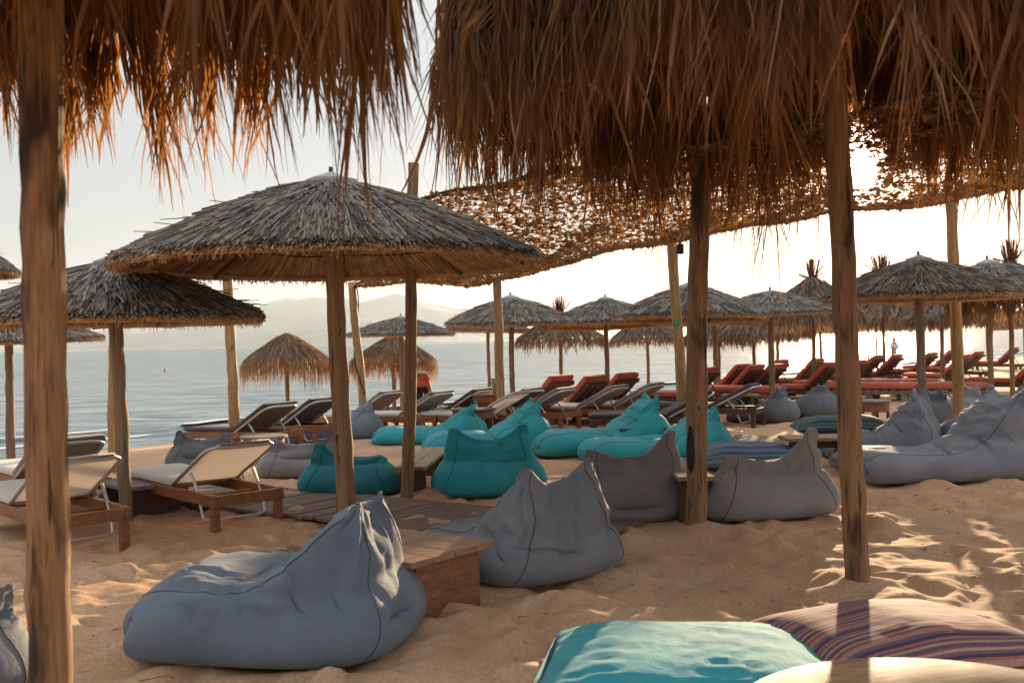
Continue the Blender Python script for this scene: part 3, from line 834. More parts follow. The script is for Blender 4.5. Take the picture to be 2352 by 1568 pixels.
def palm_parts(Rr, rise, nst, seed, fringe=(.15, .35), width=.035, tuft=True):
    g = np.random.default_rng(seed)
    mb = MB()
    prof = lambda q: rise * (1 - q ** 1.35)
    nc = 6
    for ci in range(nc):
        q0 = .05 + .80 * ci / nc; n = int(nst * (.25 + .75 * (ci + 1) / nc))
        a = g.uniform(0, 2 * PI, n); s0 = q0 + g.uniform(-.06, .06, n)
        ln = g.uniform(.30, .52, n) * Rr
        last = ci >= nc - 2
        k = 6; t = np.linspace(0, 1, k)
        ca, sa = np.cos(a), np.sin(a); tw = g.normal(0, .14, n)
        P = np.zeros((n, k, 3))
        r = np.maximum(s0, .04) * Rr; z = prof(np.maximum(s0, .04)) + .03 + .05 * (nc - ci) / nc + g.uniform(-.02, .03, n)
        dl = ln / (k - 1)
        for i in range(k):
            P[:, i, 0] = r * np.cos(a + tw * t[i]); P[:, i, 1] = r * np.sin(a + tw * t[i]); P[:, i, 2] = z
            slope = np.arctan2(rise * 1.0, Rr) + t[i] * g.uniform(.0, .5, n) + (np.where(r > Rr * .93, 1.0, 0) * g.uniform(.3, 1.0, n))
            slope = np.minimum(slope, 1.5)
            r = r + dl * np.cos(slope); z = z - dl * np.sin(slope)
        W = width * g.uniform(.5, 1.3, n)[:, None] * np.array([.6, 1, 1, .9, .6, .15])[None]
        S = np.stack([-sa, ca, g.normal(0, .35, n)], 1)[:, None]
        mb.add(*strips(P, W, norm(S)))
    # fringe
    n = int(nst * 1.6); a = g.uniform(0, 2 * PI, n); k = 5
    q = g.uniform(.86, 1.02, n); L = g.uniform(*fringe, n) * (.6 + .8 * vnoise(a * 3, a * 0, seed)); P = np.zeros((n, k, 3))
    for i in range(k):
        t = i / (k - 1)
        P[:, i, 0] = (q * Rr + .05 * t * L + .02) * np.cos(a + g.normal(0, .01, n)); P[:, i, 1] = (q * Rr + .05 * t * L) * np.sin(a + g.normal(0, .01, n))
        P[:, i, 2] = prof(q) - L * t + .02
    W = width * .6 * g.uniform(.5, 1.2, n)[:, None] * np.array([.8, 1, .9, .6, .1])[None]
    S = norm(np.stack([-np.sin(a) + g.normal(0, .5, n), np.cos(a) + g.normal(0, .5, n), g.normal(0, .15, n)], 1))[:, None]
    mb.add(*strips(P, W, S))
    tf = None
    if tuft:
        tf = MB(); n = 46; a = g.uniform(0, 2 * PI, n); sp = g.random(n) ** 1.5
        P0 = np.stack([.05 * np.cos(a) * sp, .05 * np.sin(a) * sp, np.full(n, rise - .05)], 1)
        P1 = P0 + np.stack([.17 * sp * np.cos(a), .17 * sp * np.sin(a), .62 * g.uniform(.6, 1.05, n)], 1)
        n2 = 7; a2 = g.uniform(0, 2 * PI, n2)
        Q0 = np.tile([[0, 0, rise + .1]], (n2, 1)); Q1 = Q0 + np.stack([.32 * np.cos(a2), .32 * np.sin(a2), g.uniform(.05, .4, n2)], 1)
        tf.add(*prisms(np.concatenate([P0, Q0]), np.concatenate([P1, Q1]), .012, .010, 4))
        tf.add(*tube([(0, 0, rise - .12), (0, 0, rise + .08)], [.11, .06], 10))
    return mb, tf


PG = 'palm leaf umbrellas along the water'
pal = {}
for key, args in dict(shag=(1.1, .42, 520, 41, (.12, .34), .024, False), leaf=(1.2, .50, 330, 42, (.08, .24), .042, True), leaf2=(1.2, .55, 330, 43, (.06, .2), .042, True)).items():
    pal[key] = args


pal_proto = {}
def palm_umbrella(kind, px, apex_y, rim_y, half, Y, label, seed, mat='palm', pole='pole_mid', pr=.05, tuft=1.0):
    c = at(px, rim_y, Y); ap = at(px, apex_y, Y); g0 = float(gz(c[0], c[1])); h = c[2] - g0
    root = empty('palm_umbrella', (c[0], c[1], g0), 0, label, 'beach umbrella', PG)
    Rr = half * Y / FPX; rise = max(.15, ap[2] - c[2])
    if kind not in pal_proto:
        a = pal[kind]; mb, tf = palm_parts(*a[:4], fringe=a[4], width=a[5], tuft=a[6])
        top = mb.build('palm_thatch', M[mat], root); tfo = tf.build('top_tuft', M['palm_brown'], root) if tf else None
        pal_proto[kind] = (top, tfo)
    else:
        top, tfo = pal_proto[kind]
        top = top.copy(); COL.objects.link(top); top.parent = root
        if tfo and tuft: tfo = tfo.copy(); COL.objects.link(tfo); tfo.parent = root
        elif tfo: tfo = None
    a = pal[kind]
    for o in (top, tfo):
        if o is None: continue
        o.location = (0, 0, h); o.rotation_euler = (0, 0, seed * 1.37)
        o.scale = (Rr / a[0], Rr / a[0], rise / a[1])
    if tfo:
        k = tuft * Rr / a[0]; tfo.scale = (k, k, k); tfo.location = (0, 0, h + rise - a[1] * k)
    MB().add(*pole_mesh((0, 0, -.2), (0, 0, h + rise * .85), pr, seed + 300, 12, 10, .012, .1)).build('pole', M[pole], root, True)
    return root


palm_umbrella('shag', 660, 779, 843, 104, 23.5, 'shaggy brown palm umbrella at the waterline, left of the thick squared post', 1, 'palm_tan')
palm_umbrella('shag', 903, 782, 838, 100, 24.5, 'shaggy brown palm umbrella hanging over the bending person', 2, 'palm_tan')
palm_umbrella('leaf', 1288, 730, 786, 104, 26.0, 'palm umbrella with a bushy upright tuft, nearest the patchy bark pole', 3)
palm_umbrella('leaf2', 1487, 733, 785, 86, 30.0, 'palm umbrella with a tuft left of the yellow tagged pole', 4)
palm_umbrella('leaf', 1650, 735, 785, 84, 30.0, 'palm umbrella seen just right of the stout notched pole, over water', 5, tuft=.5)
palm_umbrella('leaf2', 1731, 722, 775, 96, 28.0, 'palm umbrella with thin tuft behind the spiked reed umbrella', 6)
palm_umbrella('leaf', 1785, 725, 772, 80, 33.0, 'palm umbrella on a reddish thin pole behind the spiked reed umbrella', 7, tuft=0)
palm_umbrella('leaf2', 1868, 650, 742, 118, 23.0, 'tall palm umbrella with a splayed stick tuft, left of the dark foreground pole', 8, tuft=1.0)
palm_umbrella('leaf', 1884, 690, 752, 80, 34.0, 'palm umbrella with small tuft half hidden beside the tall splayed one', 9)
palm_umbrella('leaf2', 2028, 655, 742, 148, 31.0, 'wide palm umbrella sheltering the man in white by the glare', 10)
palm_umbrella('leaf', 2163, 690, 742, 112, 25.0, 'palm umbrella drooping between the wide capped reed umbrella post and the yellow pole', 11, tuft=0)
palm_umbrella('leaf2', 2322, 615, 716, 140, 22.0, 'palm umbrella with a fanned tuft at the right edge', 12)
palm_umbrella('leaf', 1993, 705, 748, 62, 42.0, 'distant palm umbrella on the left one of two thin poles in the glare', 13, tuft=0)
palm_umbrella('leaf2', 2012, 705, 748, 60, 46.0, 'distant palm umbrella on the right one of two thin poles in the glare', 14, tuft=0)
palm_umbrella('leaf', 2107, 705, 747, 62, 42.0, 'distant palm umbrella behind the wide capped reed umbrella post', 15, tuft=0)
palm_umbrella('leaf2', 2267, 702, 743, 66, 40.0, 'distant palm umbrella near the water right of the yellow pole', 16, tuft=0)


# the two big palm canopies overhead
def canopy_parts(Rr, rise, rim_h, nclump, seed, gap_az=None, hang=(.3, .68), cc=(0, 0), hangf=None, skirt=0.0, inner=.95):
    g = np.random.default_rng(seed)
    mb = MB(); k = 7
    for ring, (q, frac, zl, hl) in enumerate(((1.0, .25, 0, 1.0), (.94, .17, .02, 1.05), (.8, .17, .0, inner), (.62, .16, -.02, inner), (.42, .11, -.04, inner), (.22, .06, -.04, inner * .8))):
        nc = int(nclump * frac)
        ca = (np.arange(nc) + g.uniform(-.9, .9, nc)) * 2 * PI / nc
        cl = (.30 + 1.2 * vnoise(ca * 2.7, ca * 0 + ring, seed)) * g.uniform(.45, 1.4, nc)
        for c in range(nc):
            az = ca[c]
            n = int(g.integers(14, 44))
            rr = q * Rr + g.normal(0, .05)
            a = az + g.normal(0, .020 / max(q, .3), n) * g.uniform(.5, 1.5)
            L = g.uniform(hang[0], hang[1], n) * cl[c] * hl * (1.0 if hangf is None else hangf(az))
            wisp = g.random(n) < .008
            L = np.where(wisp, L * 1.35 + .1, L)
            z0 = rim_h + rise * (1 - q) + zl + g.uniform(-.03, .06, n) - skirt * g.random() * (ring < 3)
            out = g.normal(.03, .10, n) + wisp * g.normal(0, .3, n); side = (g.normal(0, .07, n) + g.normal(0, .07) + wisp * g.normal(0, .3, n))
            curl = g.normal(0, .07, n)
            P = np.zeros((n, k, 3)); t = np.linspace(0, 1, k)
            r0 = rr - .16 * (ring < 2)
            for i in range(k):
                ro = r0 + np.minimum(t[i] * 3, 1) * .16 * (ring < 2) + out * t[i] ** 1.5 * L + .015 * np.sin(t[i] * 5 + c)
                zz = z0 + .10 * max(0, 1 - t[i] * 3) * (ring < 2) - L * max(0, t[i] - .12) / .88
                aa = a + (side * t[i] ** 1.5 + curl * np.sin(t[i] * 4.5)) * L / max(rr, .4) * .9
                P[:, i, 0] = ro * np.cos(aa); P[:, i, 1] = ro * np.sin(aa); P[:, i, 2] = zz
            if gap_az is not None:
                keep = np.ones(n, bool); grad = g.uniform(1.1, 1.9, n)
                for i in range(k):
                    for f in (0, .5):
                        q_ = P[:, i] * (1 - f) + P[:, min(i + 1, k - 1)] * f + np.array([cc[0], cc[1], 0])
                        keep &= (norm(q_ - CAM) @ SUND) < np.cos(np.radians(grad))
                P = P[keep]; n = len(P)
                if n == 0: continue
                a = a[keep]
            W = np.where(g.random(n) < .13, g.uniform(.018, .034, n), g.uniform(.004, .016, n))[:, None] * np.array([.9, 1, 1, .9, .75, .5, .08])[None]
            S = norm(np.stack([-np.sin(a) + g.normal(0, .6, n), np.cos(a) + g.normal(0, .6, n), g.normal(0, .1, n)], 1))[:, None]
            mb.add(*strips(P, W, S))
    # roof: overlapping leaf strips on the cone
    n = int(nclump * 5); a = g.uniform(0, 2 * PI, n); q0 = np.sqrt(g.uniform(.0, .95, n)); ln = g.uniform(.35, .7, n); k2 = 3
    P = np.zeros((n, k2, 3))
    for i in range(k2):
        rr = np.minimum(q0 * Rr + ln * i / 2 * .9, Rr * 1.0)
        P[:, i, 0] = rr * np.cos(a + .05 * i); P[:, i, 1] = rr * np.sin(a + .05 * i); P[:, i, 2] = rim_h + rise * (1 - rr / Rr) + .03 + .05 * (1 - i / 2) + g.uniform(0, .02)
    W = g.uniform(.05, .11, n)[:, None] * np.array([.7, 1, .5])[None]
    S = np.stack([-np.sin(a), np.cos(a), g.normal(0, .2, n)], 1)[:, None]
    mb.add(*strips(P, W, norm(S)))
    shell = []; K = 48
    for q in (.02, .5, .99):
        for kk in range(K):
            t = 2 * PI * kk / K; shell.append([q * Rr * math.cos(t), q * Rr * math.sin(t), rim_h + rise * (1 - q) + .02])
    mb.add(shell, [[i * K + kk, i * K + (kk + 1) % K, (i + 1) * K + (kk + 1) % K, (i + 1) * K + kk] for i in range(2) for kk in range(K)])
    return mb


def canopy(px_base, base_py, Y, Rr, rim_h, rise, nclump, pole_r, top_dx, label, seed, gap=False, mat='pole_front', hangf=None, skirt=0.0, inner=.95):
    b = at(px_base, base_py, Y); root = empty('palm_canopy', (b[0], b[1], 0), 0, label, 'beach umbrella', 'big palm canopies overhead')
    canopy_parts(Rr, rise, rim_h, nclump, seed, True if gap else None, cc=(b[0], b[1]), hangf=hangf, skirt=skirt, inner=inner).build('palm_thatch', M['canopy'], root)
    MB().add(*pole_mesh((0, 0, -.2), (top_dx, 0, rim_h + rise * .9), pole_r, seed + 5, 30, 18, .012, .06)).build('pole', M[mat], root, True)
    for k in range(8):
        t = 2 * PI * (k + .4) / 8
        MB().add(*tube([(.05 * math.cos(t), .05 * math.sin(t), rim_h + rise * .9), (Rr * .97 * math.cos(t), Rr * .97 * math.sin(t), rim_h + .0)], .025, 7)).build('rafter', M['pole_mid'], root, True)
    return root


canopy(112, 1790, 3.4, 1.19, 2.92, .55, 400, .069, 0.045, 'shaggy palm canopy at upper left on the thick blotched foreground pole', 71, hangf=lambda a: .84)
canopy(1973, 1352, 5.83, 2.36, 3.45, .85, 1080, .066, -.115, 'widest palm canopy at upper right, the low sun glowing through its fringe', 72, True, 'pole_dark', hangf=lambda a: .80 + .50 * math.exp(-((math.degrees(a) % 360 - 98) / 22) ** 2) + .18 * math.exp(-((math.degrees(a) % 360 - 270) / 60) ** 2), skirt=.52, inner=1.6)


# camouflage net
def build_net():
    A = at(950, 455, 9.4); B = at(1960, 247, 6.5)
    g = np.random.default_rng(9)
    near = np.array([A + (B - A) * t for t in np.linspace(0, 1.75, 9)])
    farp = np.array([at(812, 652, 17.0), at(980, 648, 16.8), at(1145, 643, 16.4), at(1330, 592, 15.8), at(1500, 550, 15.5), at(1700, 518, 15.0), at(1900, 490, 14.5), at(2185, 442, 13.7), at(2420, 400, 13.3)])
    nu, nv = 150, 110
    E0 = spline(near, nu); E1 = spline(farp, nu)
    u = np.linspace(0, 1, nu)[:, None]; v = np.linspace(0, 1, nv)[None, :]
    S = E0[:, None] * (1 - v[..., None]) + E1[:, None] * v[..., None]
    S[..., 2] -= .32 * np.sin(PI * v) * (.6 + .4 * np.sin(PI * u * 3) ** 2) + .05 * np.sin(u * 40) * np.sin(v * 9)
    S[..., 2] -= .05 * (1 - np.abs(np.sin(u * PI * 7))) * (np.abs(v - .5) * 2) ** 4
    root = empty('camouflage_net', A, 0, 'brown leafy shade net stretched between the poles, glowing with light', 'shade net')
    o0 = np.array([A[0], A[1], A[2]])
    n = 38000
    fu = g.random(n); fv = g.random(n)
    # extra leaves along the borders
    k = 2400; fu[:k] = g.random(k); fv[:k] = np.where(g.random(k) < .5, g.uniform(0, .012, k), g.uniform(.985, 1, k))
    iu = np.clip((fu * (nu - 1)).astype(int), 0, nu - 2); iv = np.clip((fv * (nv - 1)).astype(int), 0, nv - 2)
    a = (fu * (nu - 1) - iu)[:, None]; b = (fv * (nv - 1) - iv)[:, None]
    C = S[iu, iv] * (1 - a) * (1 - b) + S[iu + 1, iv] * a * (1 - b) + S[iu, iv + 1] * (1 - a) * b + S[iu + 1, iv + 1] * a * b
    d = norm(C - CAM); keep = (d @ SUND) < np.cos(np.radians(g.uniform(.9, 1.5, n))); C = C[keep]; n = len(C)
    fv = fv[keep]
    ang = g.uniform(0, 2 * PI, n); sz = g.uniform(.030, .060, n)
    t1 = np.stack([np.cos(ang), np.sin(ang), g.normal(0, .16, n)], 1); t2 = np.stack([-np.sin(ang), np.cos(ang), g.normal(0, .16, n)], 1)
    t1 = norm(t1) * sz[:, None]; t2 = norm(t2) * (sz * g.uniform(.45, .8, n))[:, None]
    up = np.array([0, 0, 1.0]) * (sz * .35)[:, None] * g.normal(.2, 1, n)[:, None]
    Cc = C + np.stack([0 * ang, 0 * ang, g.normal(0, .008, n)], 1)
    V = np.stack([Cc - t1 * .9, Cc - t2 * .55 - t1 * .2 + up * .4, Cc + t1 * .25 - t2 * .45 + up, Cc + t1 + up * .2, Cc + t2 * .5 + t1 * .1 - up * .3, Cc + t2 * .45 - t1 * .45 + up * .3], 1)
    V = V - o0
    base = (np.arange(n) * 6)[:, None]
    mb = MB().add(V.reshape(-1, 3), np.concatenate([base + np.array([[0, 1, 2, 5]]), base + np.array([[5, 2, 3, 4]])]))
    o = mb.build('leaf_cloth', M['net'], root)
    rp = MB()
    for j in (0, nv - 1):
        rp.add(*tube(S[::4, j] - o0, .012, 6))
    for i in (0, nu - 1):
        rp.add(*tube(S[i, ::4] - o0, .012, 6))
    rp.build('edge_rope', M['rope'], root, True)
    ml = MB()
    P0 = []; P1 = []
    for i in range(0, nu, 3): P0.append(S[i, :-2:2]); P1.append(S[i, 2::2])
    for j in range(0, nv, 3): P0.append(S[:-2:2, j]); P1.append(S[2::2, j])
    ml.add(*prisms(np.concatenate(P0) - o0, np.concatenate(P1) - o0, .003, .003, 3)); ml.build('mesh_cord', M['rope'], root)


build_net()

# ------------------------------------------------------------------ soft things
def smooth_uv(D, n):
    for _ in range(n):
        E = np.concatenate([D[:1], D, D[-1:]], 0)
        D = .25 * E[:-2] + .5 * D + .25 * E[2:]
        D = .25 * np.roll(D, 1, 1) + .5 * D + .25 * np.roll(D, -1, 1)
    return D


def field(nu, nv, cu, cv, g):
    base = g.random((cu + 1, cv)); base = np.concatenate([base, base[:, :1]], 1)
    iu = np.linspace(0, cu - 1e-6, nu); iv = np.arange(nv) * cv / nv
    a = iu.astype(int); b = iv.astype(int); fa = (iu - a)[:, None]; fb = (iv - b)[None]
    fa = fa * fa * (3 - 2 * fa); fb = fb * fb * (3 - 2 * fb)
    return (base[a][:, b] * (1 - fa) + base[a + 1][:, b] * fa) * (1 - fb) + (base[a][:, b + 1] * (1 - fa) + base[a + 1][:, b + 1] * fa) * fb


def relax(D, exu, exv, iters, seed, floor=0.0, stiff=.3, bend=.05, lp=7, pu=2, pv=2, press=0.0, hfill=.4, grav=0.0, amp=.008):
    """let cloth with a little spare length settle: the filling pushes out low down, the slack cloth above sags and buckles"""
    g = np.random.default_rng(seed)
    nz = g.normal(0, 1, D.shape)
    k = (D.shape[0] / 64.0) ** 2
    for _ in range(int(pu * k)):
        E = np.concatenate([nz[:1], nz, nz[-1:]], 0); nz = .25 * E[:-2] + .5 * nz + .25 * E[2:]
    for _ in range(int(pv * k)):
        nz = .25 * np.roll(nz, 1, 1) + .5 * nz + .25 * np.roll(nz, -1, 1)
    X = D + nz * (amp / max(nz.std(), 1e-6))
    nm = lambda A: np.sqrt((A * A).sum(-1, keepdims=True)) + 1e-9
    Lu = nm(D[1:] - D[:-1]) * (1 + exu[:-1, :, None]); Lv = nm(np.roll(D, -1, 1) - D) * (1 + exv[..., None])
    ed = (exu + exv)[:-1, :, None] * .5
    D1 = np.roll(D, -1, 1); Ld = nm(D1[1:] - D[:-1]) * (1 + ed); Le = nm(D[1:] - D1[:-1]) * (1 + ed)
    sgn = None
    for it in range(iters):
        acc = np.zeros_like(X)
        d = X[1:] - X[:-1]; l = nm(d); c = .5 * (l - Lu) / l * d; acc[:-1] += c; acc[1:] -= c
        X1 = np.roll(X, -1, 1)
        d = X1 - X; l = nm(d); c = .5 * (l - Lv) / l * d; acc += c; acc -= np.roll(c, 1, 1)
        d = X1[1:] - X[:-1]; l = nm(d); c = .4 * (l - Ld) / l * d; acc[:-1] += c; acc[1:] -= np.roll(c, 1, 1)
        d = X[1:] - X1[:-1]; l = nm(d); c = .4 * (l - Le) / l * d; acc[:-1] += np.roll(c, 1, 1); acc[1:] -= c
        X = X + acc * .42
        if press and it < iters * .9:
            du = np.concatenate([X[1:2] - X[:1], X[2:] - X[:-2], X[-1:] - X[-2:-1]], 0); dv = np.roll(X, -1, 1) - np.roll(X, 1, 1)
            n = np.cross(dv, du); n = n / nm(n)
            if sgn is None:
                cen = X.mean(1, keepdims=True); sgn = np.sign(((X - cen) * n)[8:-12].sum(-1).mean())
            pz = np.clip((hfill - X[..., 2:3]) / hfill, -.15, 1) + .12
            X = X + sgn * n * press * np.clip(pz, 0, 1)
            X[..., 2] -= grav * np.clip((X[..., 2] - .02) / .1, 0, 1)
        X = X - stiff * smooth_uv(X - D, lp)
        X = X + bend * (smooth_uv(X, 1) - X)
        if floor is not None: X[..., 2] = np.maximum(X[..., 2], floor)
    return X


def ring_xy(nv, n=2.8):
    th = np.linspace(0, 2 * PI, 721)
    y = np.sign(np.cos(th)) * np.abs(np.cos(th)) ** (2 / n); t = np.sign(np.sin(th)) * np.abs(np.sin(th)) ** (2 / n)
    s = np.concatenate([[0], np.cumsum(np.hypot(np.diff(y), np.diff(t) * .7))])
    q = np.arange(nv) * s[-1] / nv
    return np.interp(q, s, y), np.interp(q, s, t)


LOUNGER = [  # Bx Bz Tx Tz halfwidth
    (.03, .09, .03, .22, .34), (.06, .0, .09, .30, .37), (.35, .0, .38, .31, .385), (.65, .0, .64, .29, .39), (.92, .0, .84, .32, .40),
    (1.22, .0, 1.00, .43, .42), (1.45, .08, 1.12, .58, .42), (1.50, .34, 1.22, .70, .41), (1.47, .60, 1.33, .79, .39), (1.42, .83, 1.40, .84, .37)]
FAT = [
    (.03, .12, .04, .36, .42), (.04, .0, .10, .46, .49), (.30, .0, .32, .50, .53), (.60, .0, .56, .49, .55), (.90, .0, .74, .53, .56), (1.20, .0, .88, .61, .55),
    (1.42, .05, .99, .71, .50), (1.44, .28, 1.08, .79, .41), (1.36, .56, 1.16, .85, .29), (1.24, .86, 1.215, .875, .16)]
CHAIR = [
    (.03, .09, .03, .22, .38), (.06, .0, .10, .32, .41), (.25, .0, .28, .35, .43), (.50, .0, .42, .37, .44), (.76, .0, .53, .43, .48),
    (1.00, .03, .63, .54, .50), (1.08, .24, .71, .65, .50), (1.04, .50, .79, .74, .45), (.91, .80, .885, .805, .37)]
POUF = [
    (.04, .12, .04, .30, .40), (.06, .0, .12, .42, .44), (.3, .0, .32, .46, .46), (.6, .0, .6, .50, .48), (.85, .03, .74, .58, .48), (.97, .22, .82, .64, .46), (.96, .46, .86, .68, .43), (.91, .70, .895, .705, .40)]


def bag(name, prof, loc, yaw, L, W, H, mat, label, seed, ear=.09, nu=64, nv=60, exu=.11, exv=.07, lean=0.0, ear_bias=0.0, seam='seam', flop=0.0, group='bean bags on the sand', dent=0.0, iters=120, cat='bean bag', topw=1.0, pu=2, pv=9, fold=.8, rim=0.0, press=.012, hfill=.60, grav=.0028, stiff=.038, lp=18, amp=.010):
    g = np.random.default_rng(seed)
    pr = np.array(prof, float); l0 = pr[:, [0, 2]].max(); h0 = pr[:, [1, 3]].max(); w0 = pr[:, 4].max()
    pr[:, [0, 2]] *= L / l0; pr[:, [1, 3]] *= H / h0; pr[:, 4] *= W / 2 / w0
    pr[-1, 4] *= topw; pr[-2, 4] *= (1 + 2 * topw) / 3; pr[-3, 4] *= (3 + topw) / 4
    body = spline(pr, nu - 5)
    capf = []
    for f in (.04, .3, .6, .85, .96):
        r = body[0].copy(); c = (r[:2] + r[2:4]) / 2
        r[:2] = c + (r[:2] - c) * f; r[2:4] = c + (r[2:4] - c) * f; r[4] *= f; r[[0, 2]] -= .02 * (1 - f)
        capf.append(r)
    st = np.array(capf + list(body))
    y, t = ring_xy(nv)
    u = np.linspace(0, 1, nu)
    D = np.zeros((nu, nv, 3))
    e = np.clip((u - .70) / .30, 0, 1)[:, None] ** 1.5
    # towards the seam the section turns into a flat lens
    mx = (st[:, 0] + st[:, 2]) / 2; mz = (st[:, 1] + st[:, 3]) / 2; hx = (st[:, 2] - st[:, 0]) / 2; hz = (st[:, 3] - st[:, 1]) / 2
    tt = t[None] * np.ones((nu, 1)); yy = y[None] * np.ones((nu, 1))
    lens = np.sign(tt) * np.abs(tt) * (1 - np.abs(yy) ** 3 * .5)
    tt = tt * (1 - e) + lens * e
    D[..., 0] = mx[:, None] + hx[:, None] * tt; D[..., 2] = mz[:, None] + hz[:, None] * tt; D[..., 1] = st[:, 4][:, None] * yy
    # sitting dent in the seat, bulging sides at the foot of the bag
    up = np.clip(tt, 0, 1)
    D[..., 2] -= (.04 + dent) * H * np.exp(-((u[:, None] - .48) / .16) ** 2) * np.exp(-(yy / .55) ** 2) * up * (1 - e)
    lowz = np.exp(-((D[..., 2] - .12 * H) / (.22 * H)) ** 2)
    D[..., 1] *= 1 + .10 * lowz * (1 - e)
    # ears, sagging middle of the seam
    sgn = np.sign(yy)
    k = 1 + ear_bias * sgn
    D[..., 2] += e ** 1.5 * (ear * k * (np.abs(yy) ** 2.4 - .55 * np.clip((np.abs(yy) - .80) / .2, 0, 1) ** 2) - .09 * H * (1 - yy ** 2))
    D[..., 1] += e ** 2 * ear * .35 * sgn * np.abs(yy) ** 3
    D[..., 0] += e * (lean + g.normal(0, .012)) + e ** 2 * .05 * (vnoise(yy * 2.3 + 9, yy * 0 + seed, seed) - .5)
    D[..., 0] -= flop * e ** 2 * (yy > 0) * np.abs(yy) ** 2; D[..., 2] -= flop * .8 * e ** 2 * (yy > 0) * np.abs(yy) ** 2
    D[..., 2] = np.maximum(D[..., 2], 0)
    # folds: rays from the two ears, slack rolls low on the back, a rolled rim along the seat edge
    sx_ = np.clip(hx[:, None] * tt, -1, 1); dirn = norm(np.stack([hx[:, None] * tt + 1e-4, yy * st[:, 4][:, None] * .8, hz[:, None] * tt + 1e-4], -1))
    ww = field(nu, nv, 7, 8, g)
    for sy in (-1, 1):
        du = (1 - u[:, None]) * 1.5; dy = (yy - sy) * .8; rr_ = np.hypot(du, dy); ph = np.arctan2(dy * -sy, du + 1e-6)
        D += dirn * (fold * .016 * np.sin(ph * 11 + ww * 5 + sy) * np.exp(-rr_ / .42) * np.clip(rr_ / .12, 0, 1))[..., None]
    low = np.exp(-((D[..., 2] / H - .22) / .20) ** 2) * np.clip((u[:, None] - .35) / .25, 0, 1)
    D += dirn * (fold * .0085 * np.sin(D[..., 2] * 62 / max(H, .4) * .62 + ww * 9 + yy * 1.5) * low * field(nu, nv, 4, 5, g))[..., None]
    if rim:
        an = np.degrees(np.arctan2(tt, np.abs(yy)))
        wu = np.clip((u[:, None] - .22) / .1, 0, 1) * np.clip((.93 - u[:, None]) / .12, 0, 1) * (.45 + .9 * field(nu, nv, 5, 4, g))
        D += dirn * (rim * wu * (np.exp(-((an - 40) / 15) ** 2) - .75 * np.exp(-((an - 8) / 16) ** 2) - .55 * np.exp(-((an - 72) / 14) ** 2)))[..., None]
    D[..., 2] = np.maximum(D[..., 2], 0)
    fu = field(nu, nv, 5, 7, g); fv = field(nu, nv, 6, 6, g)
    hinge = np.exp(-((u[:, None] - .62) / .12) ** 2)
    EU = exu * (fu * 1.3 + hinge * .9); EV = exv * (fv * 1.5 + e * .6)
    X = relax(D, EU, EV, iters, seed, pu=pu, pv=pv, bend=.05 * (nu / 64) ** 2.2, press=press * 64 / nu * H / .65, hfill=hfill * H, grav=grav, stiff=stiff, lp=int(lp * (nu / 64) ** 2), amp=amp)
    ctr = np.array([L / 2, 0, 0])
    root = empty(name, (loc[0], loc[1], float(gz(loc[0], loc[1])) - .012), R(yaw) + PI, label, cat, group)
    # local +x runs front -> back; the root turns it so that the front looks along yaw
    X = X - ctr
    i = (np.arange(nu - 1)[:, None] * nv + np.arange(nv)[None]); j = (np.arange(nu - 1)[:, None] * nv + (np.arange(nv)[None] + 1) % nv)
    F = np.stack([i, i + nv, j + nv, j], -1).reshape(-1, 4)
    last = (nu - 1) * nv
    endF = []
    # close the seam: pair vertices mirrored over the section's axis
    order = np.argsort(-y[: nv // 2 + 1])
    for q in range(nv // 2 - 1):
        a0, a1 = q, q + 1; b0, b1 = (nv - q) % nv, (nv - q - 1) % nv
        if a0 == b0: endF.append([last + a0, last + b1, last + a1, last + a1]); continue
        endF.append([last + a0, last + b0, last + b1, last + a1])
    endF = np.array([f for f in endF if len(set(f)) == 4])
    mb = MB().add(X, F, endF, [list(range(nv))], uv=np.stack([u[:, None] * np.ones((1, nv)), np.linspace(0, 1, nv)[None] * np.ones((nu, 1))], -1))
    mb.build('cover', mat if not isinstance(mat, str) else M[mat], root, True, uv=True)
    # stitched seams along the panel edges
    sm = MB(); cols = [int(np.argmin(np.hypot(y - sy * .86, t - st_ * .86))) for sy in (-1, 1) for st_ in (-1, 1)]
    cen = X.mean(1, keepdims=True)
    def nrm(ii, jj):
        a = X[np.minimum(ii + 1, nu - 1), jj] - X[np.maximum(ii - 1, 0), jj]; b = X[ii, (jj + 1) % nv] - X[ii, (jj - 1) % nv]
        return norm(np.cross(b, a))
    for c in cols:
        ii = np.arange(5, nu); nn = nrm(ii, np.full(len(ii), c))
        sgn_ = np.sign(((X[ii, c] - cen[ii, 0]) * nn).sum(-1, keepdims=True)); 
        sm.add(*tube(X[ii, c] + nn * sgn_ * .0005, .0030, 5))
    jj = np.arange(nv); rr_ = X[6, jj] + norm(X[6, jj] - cen[6, 0]) * .0005
    sm.add(*tube(np.concatenate([rr_, rr_[:1]]), .0030, 5))
    sm.build('seam', M[seam], root, True)
    return root


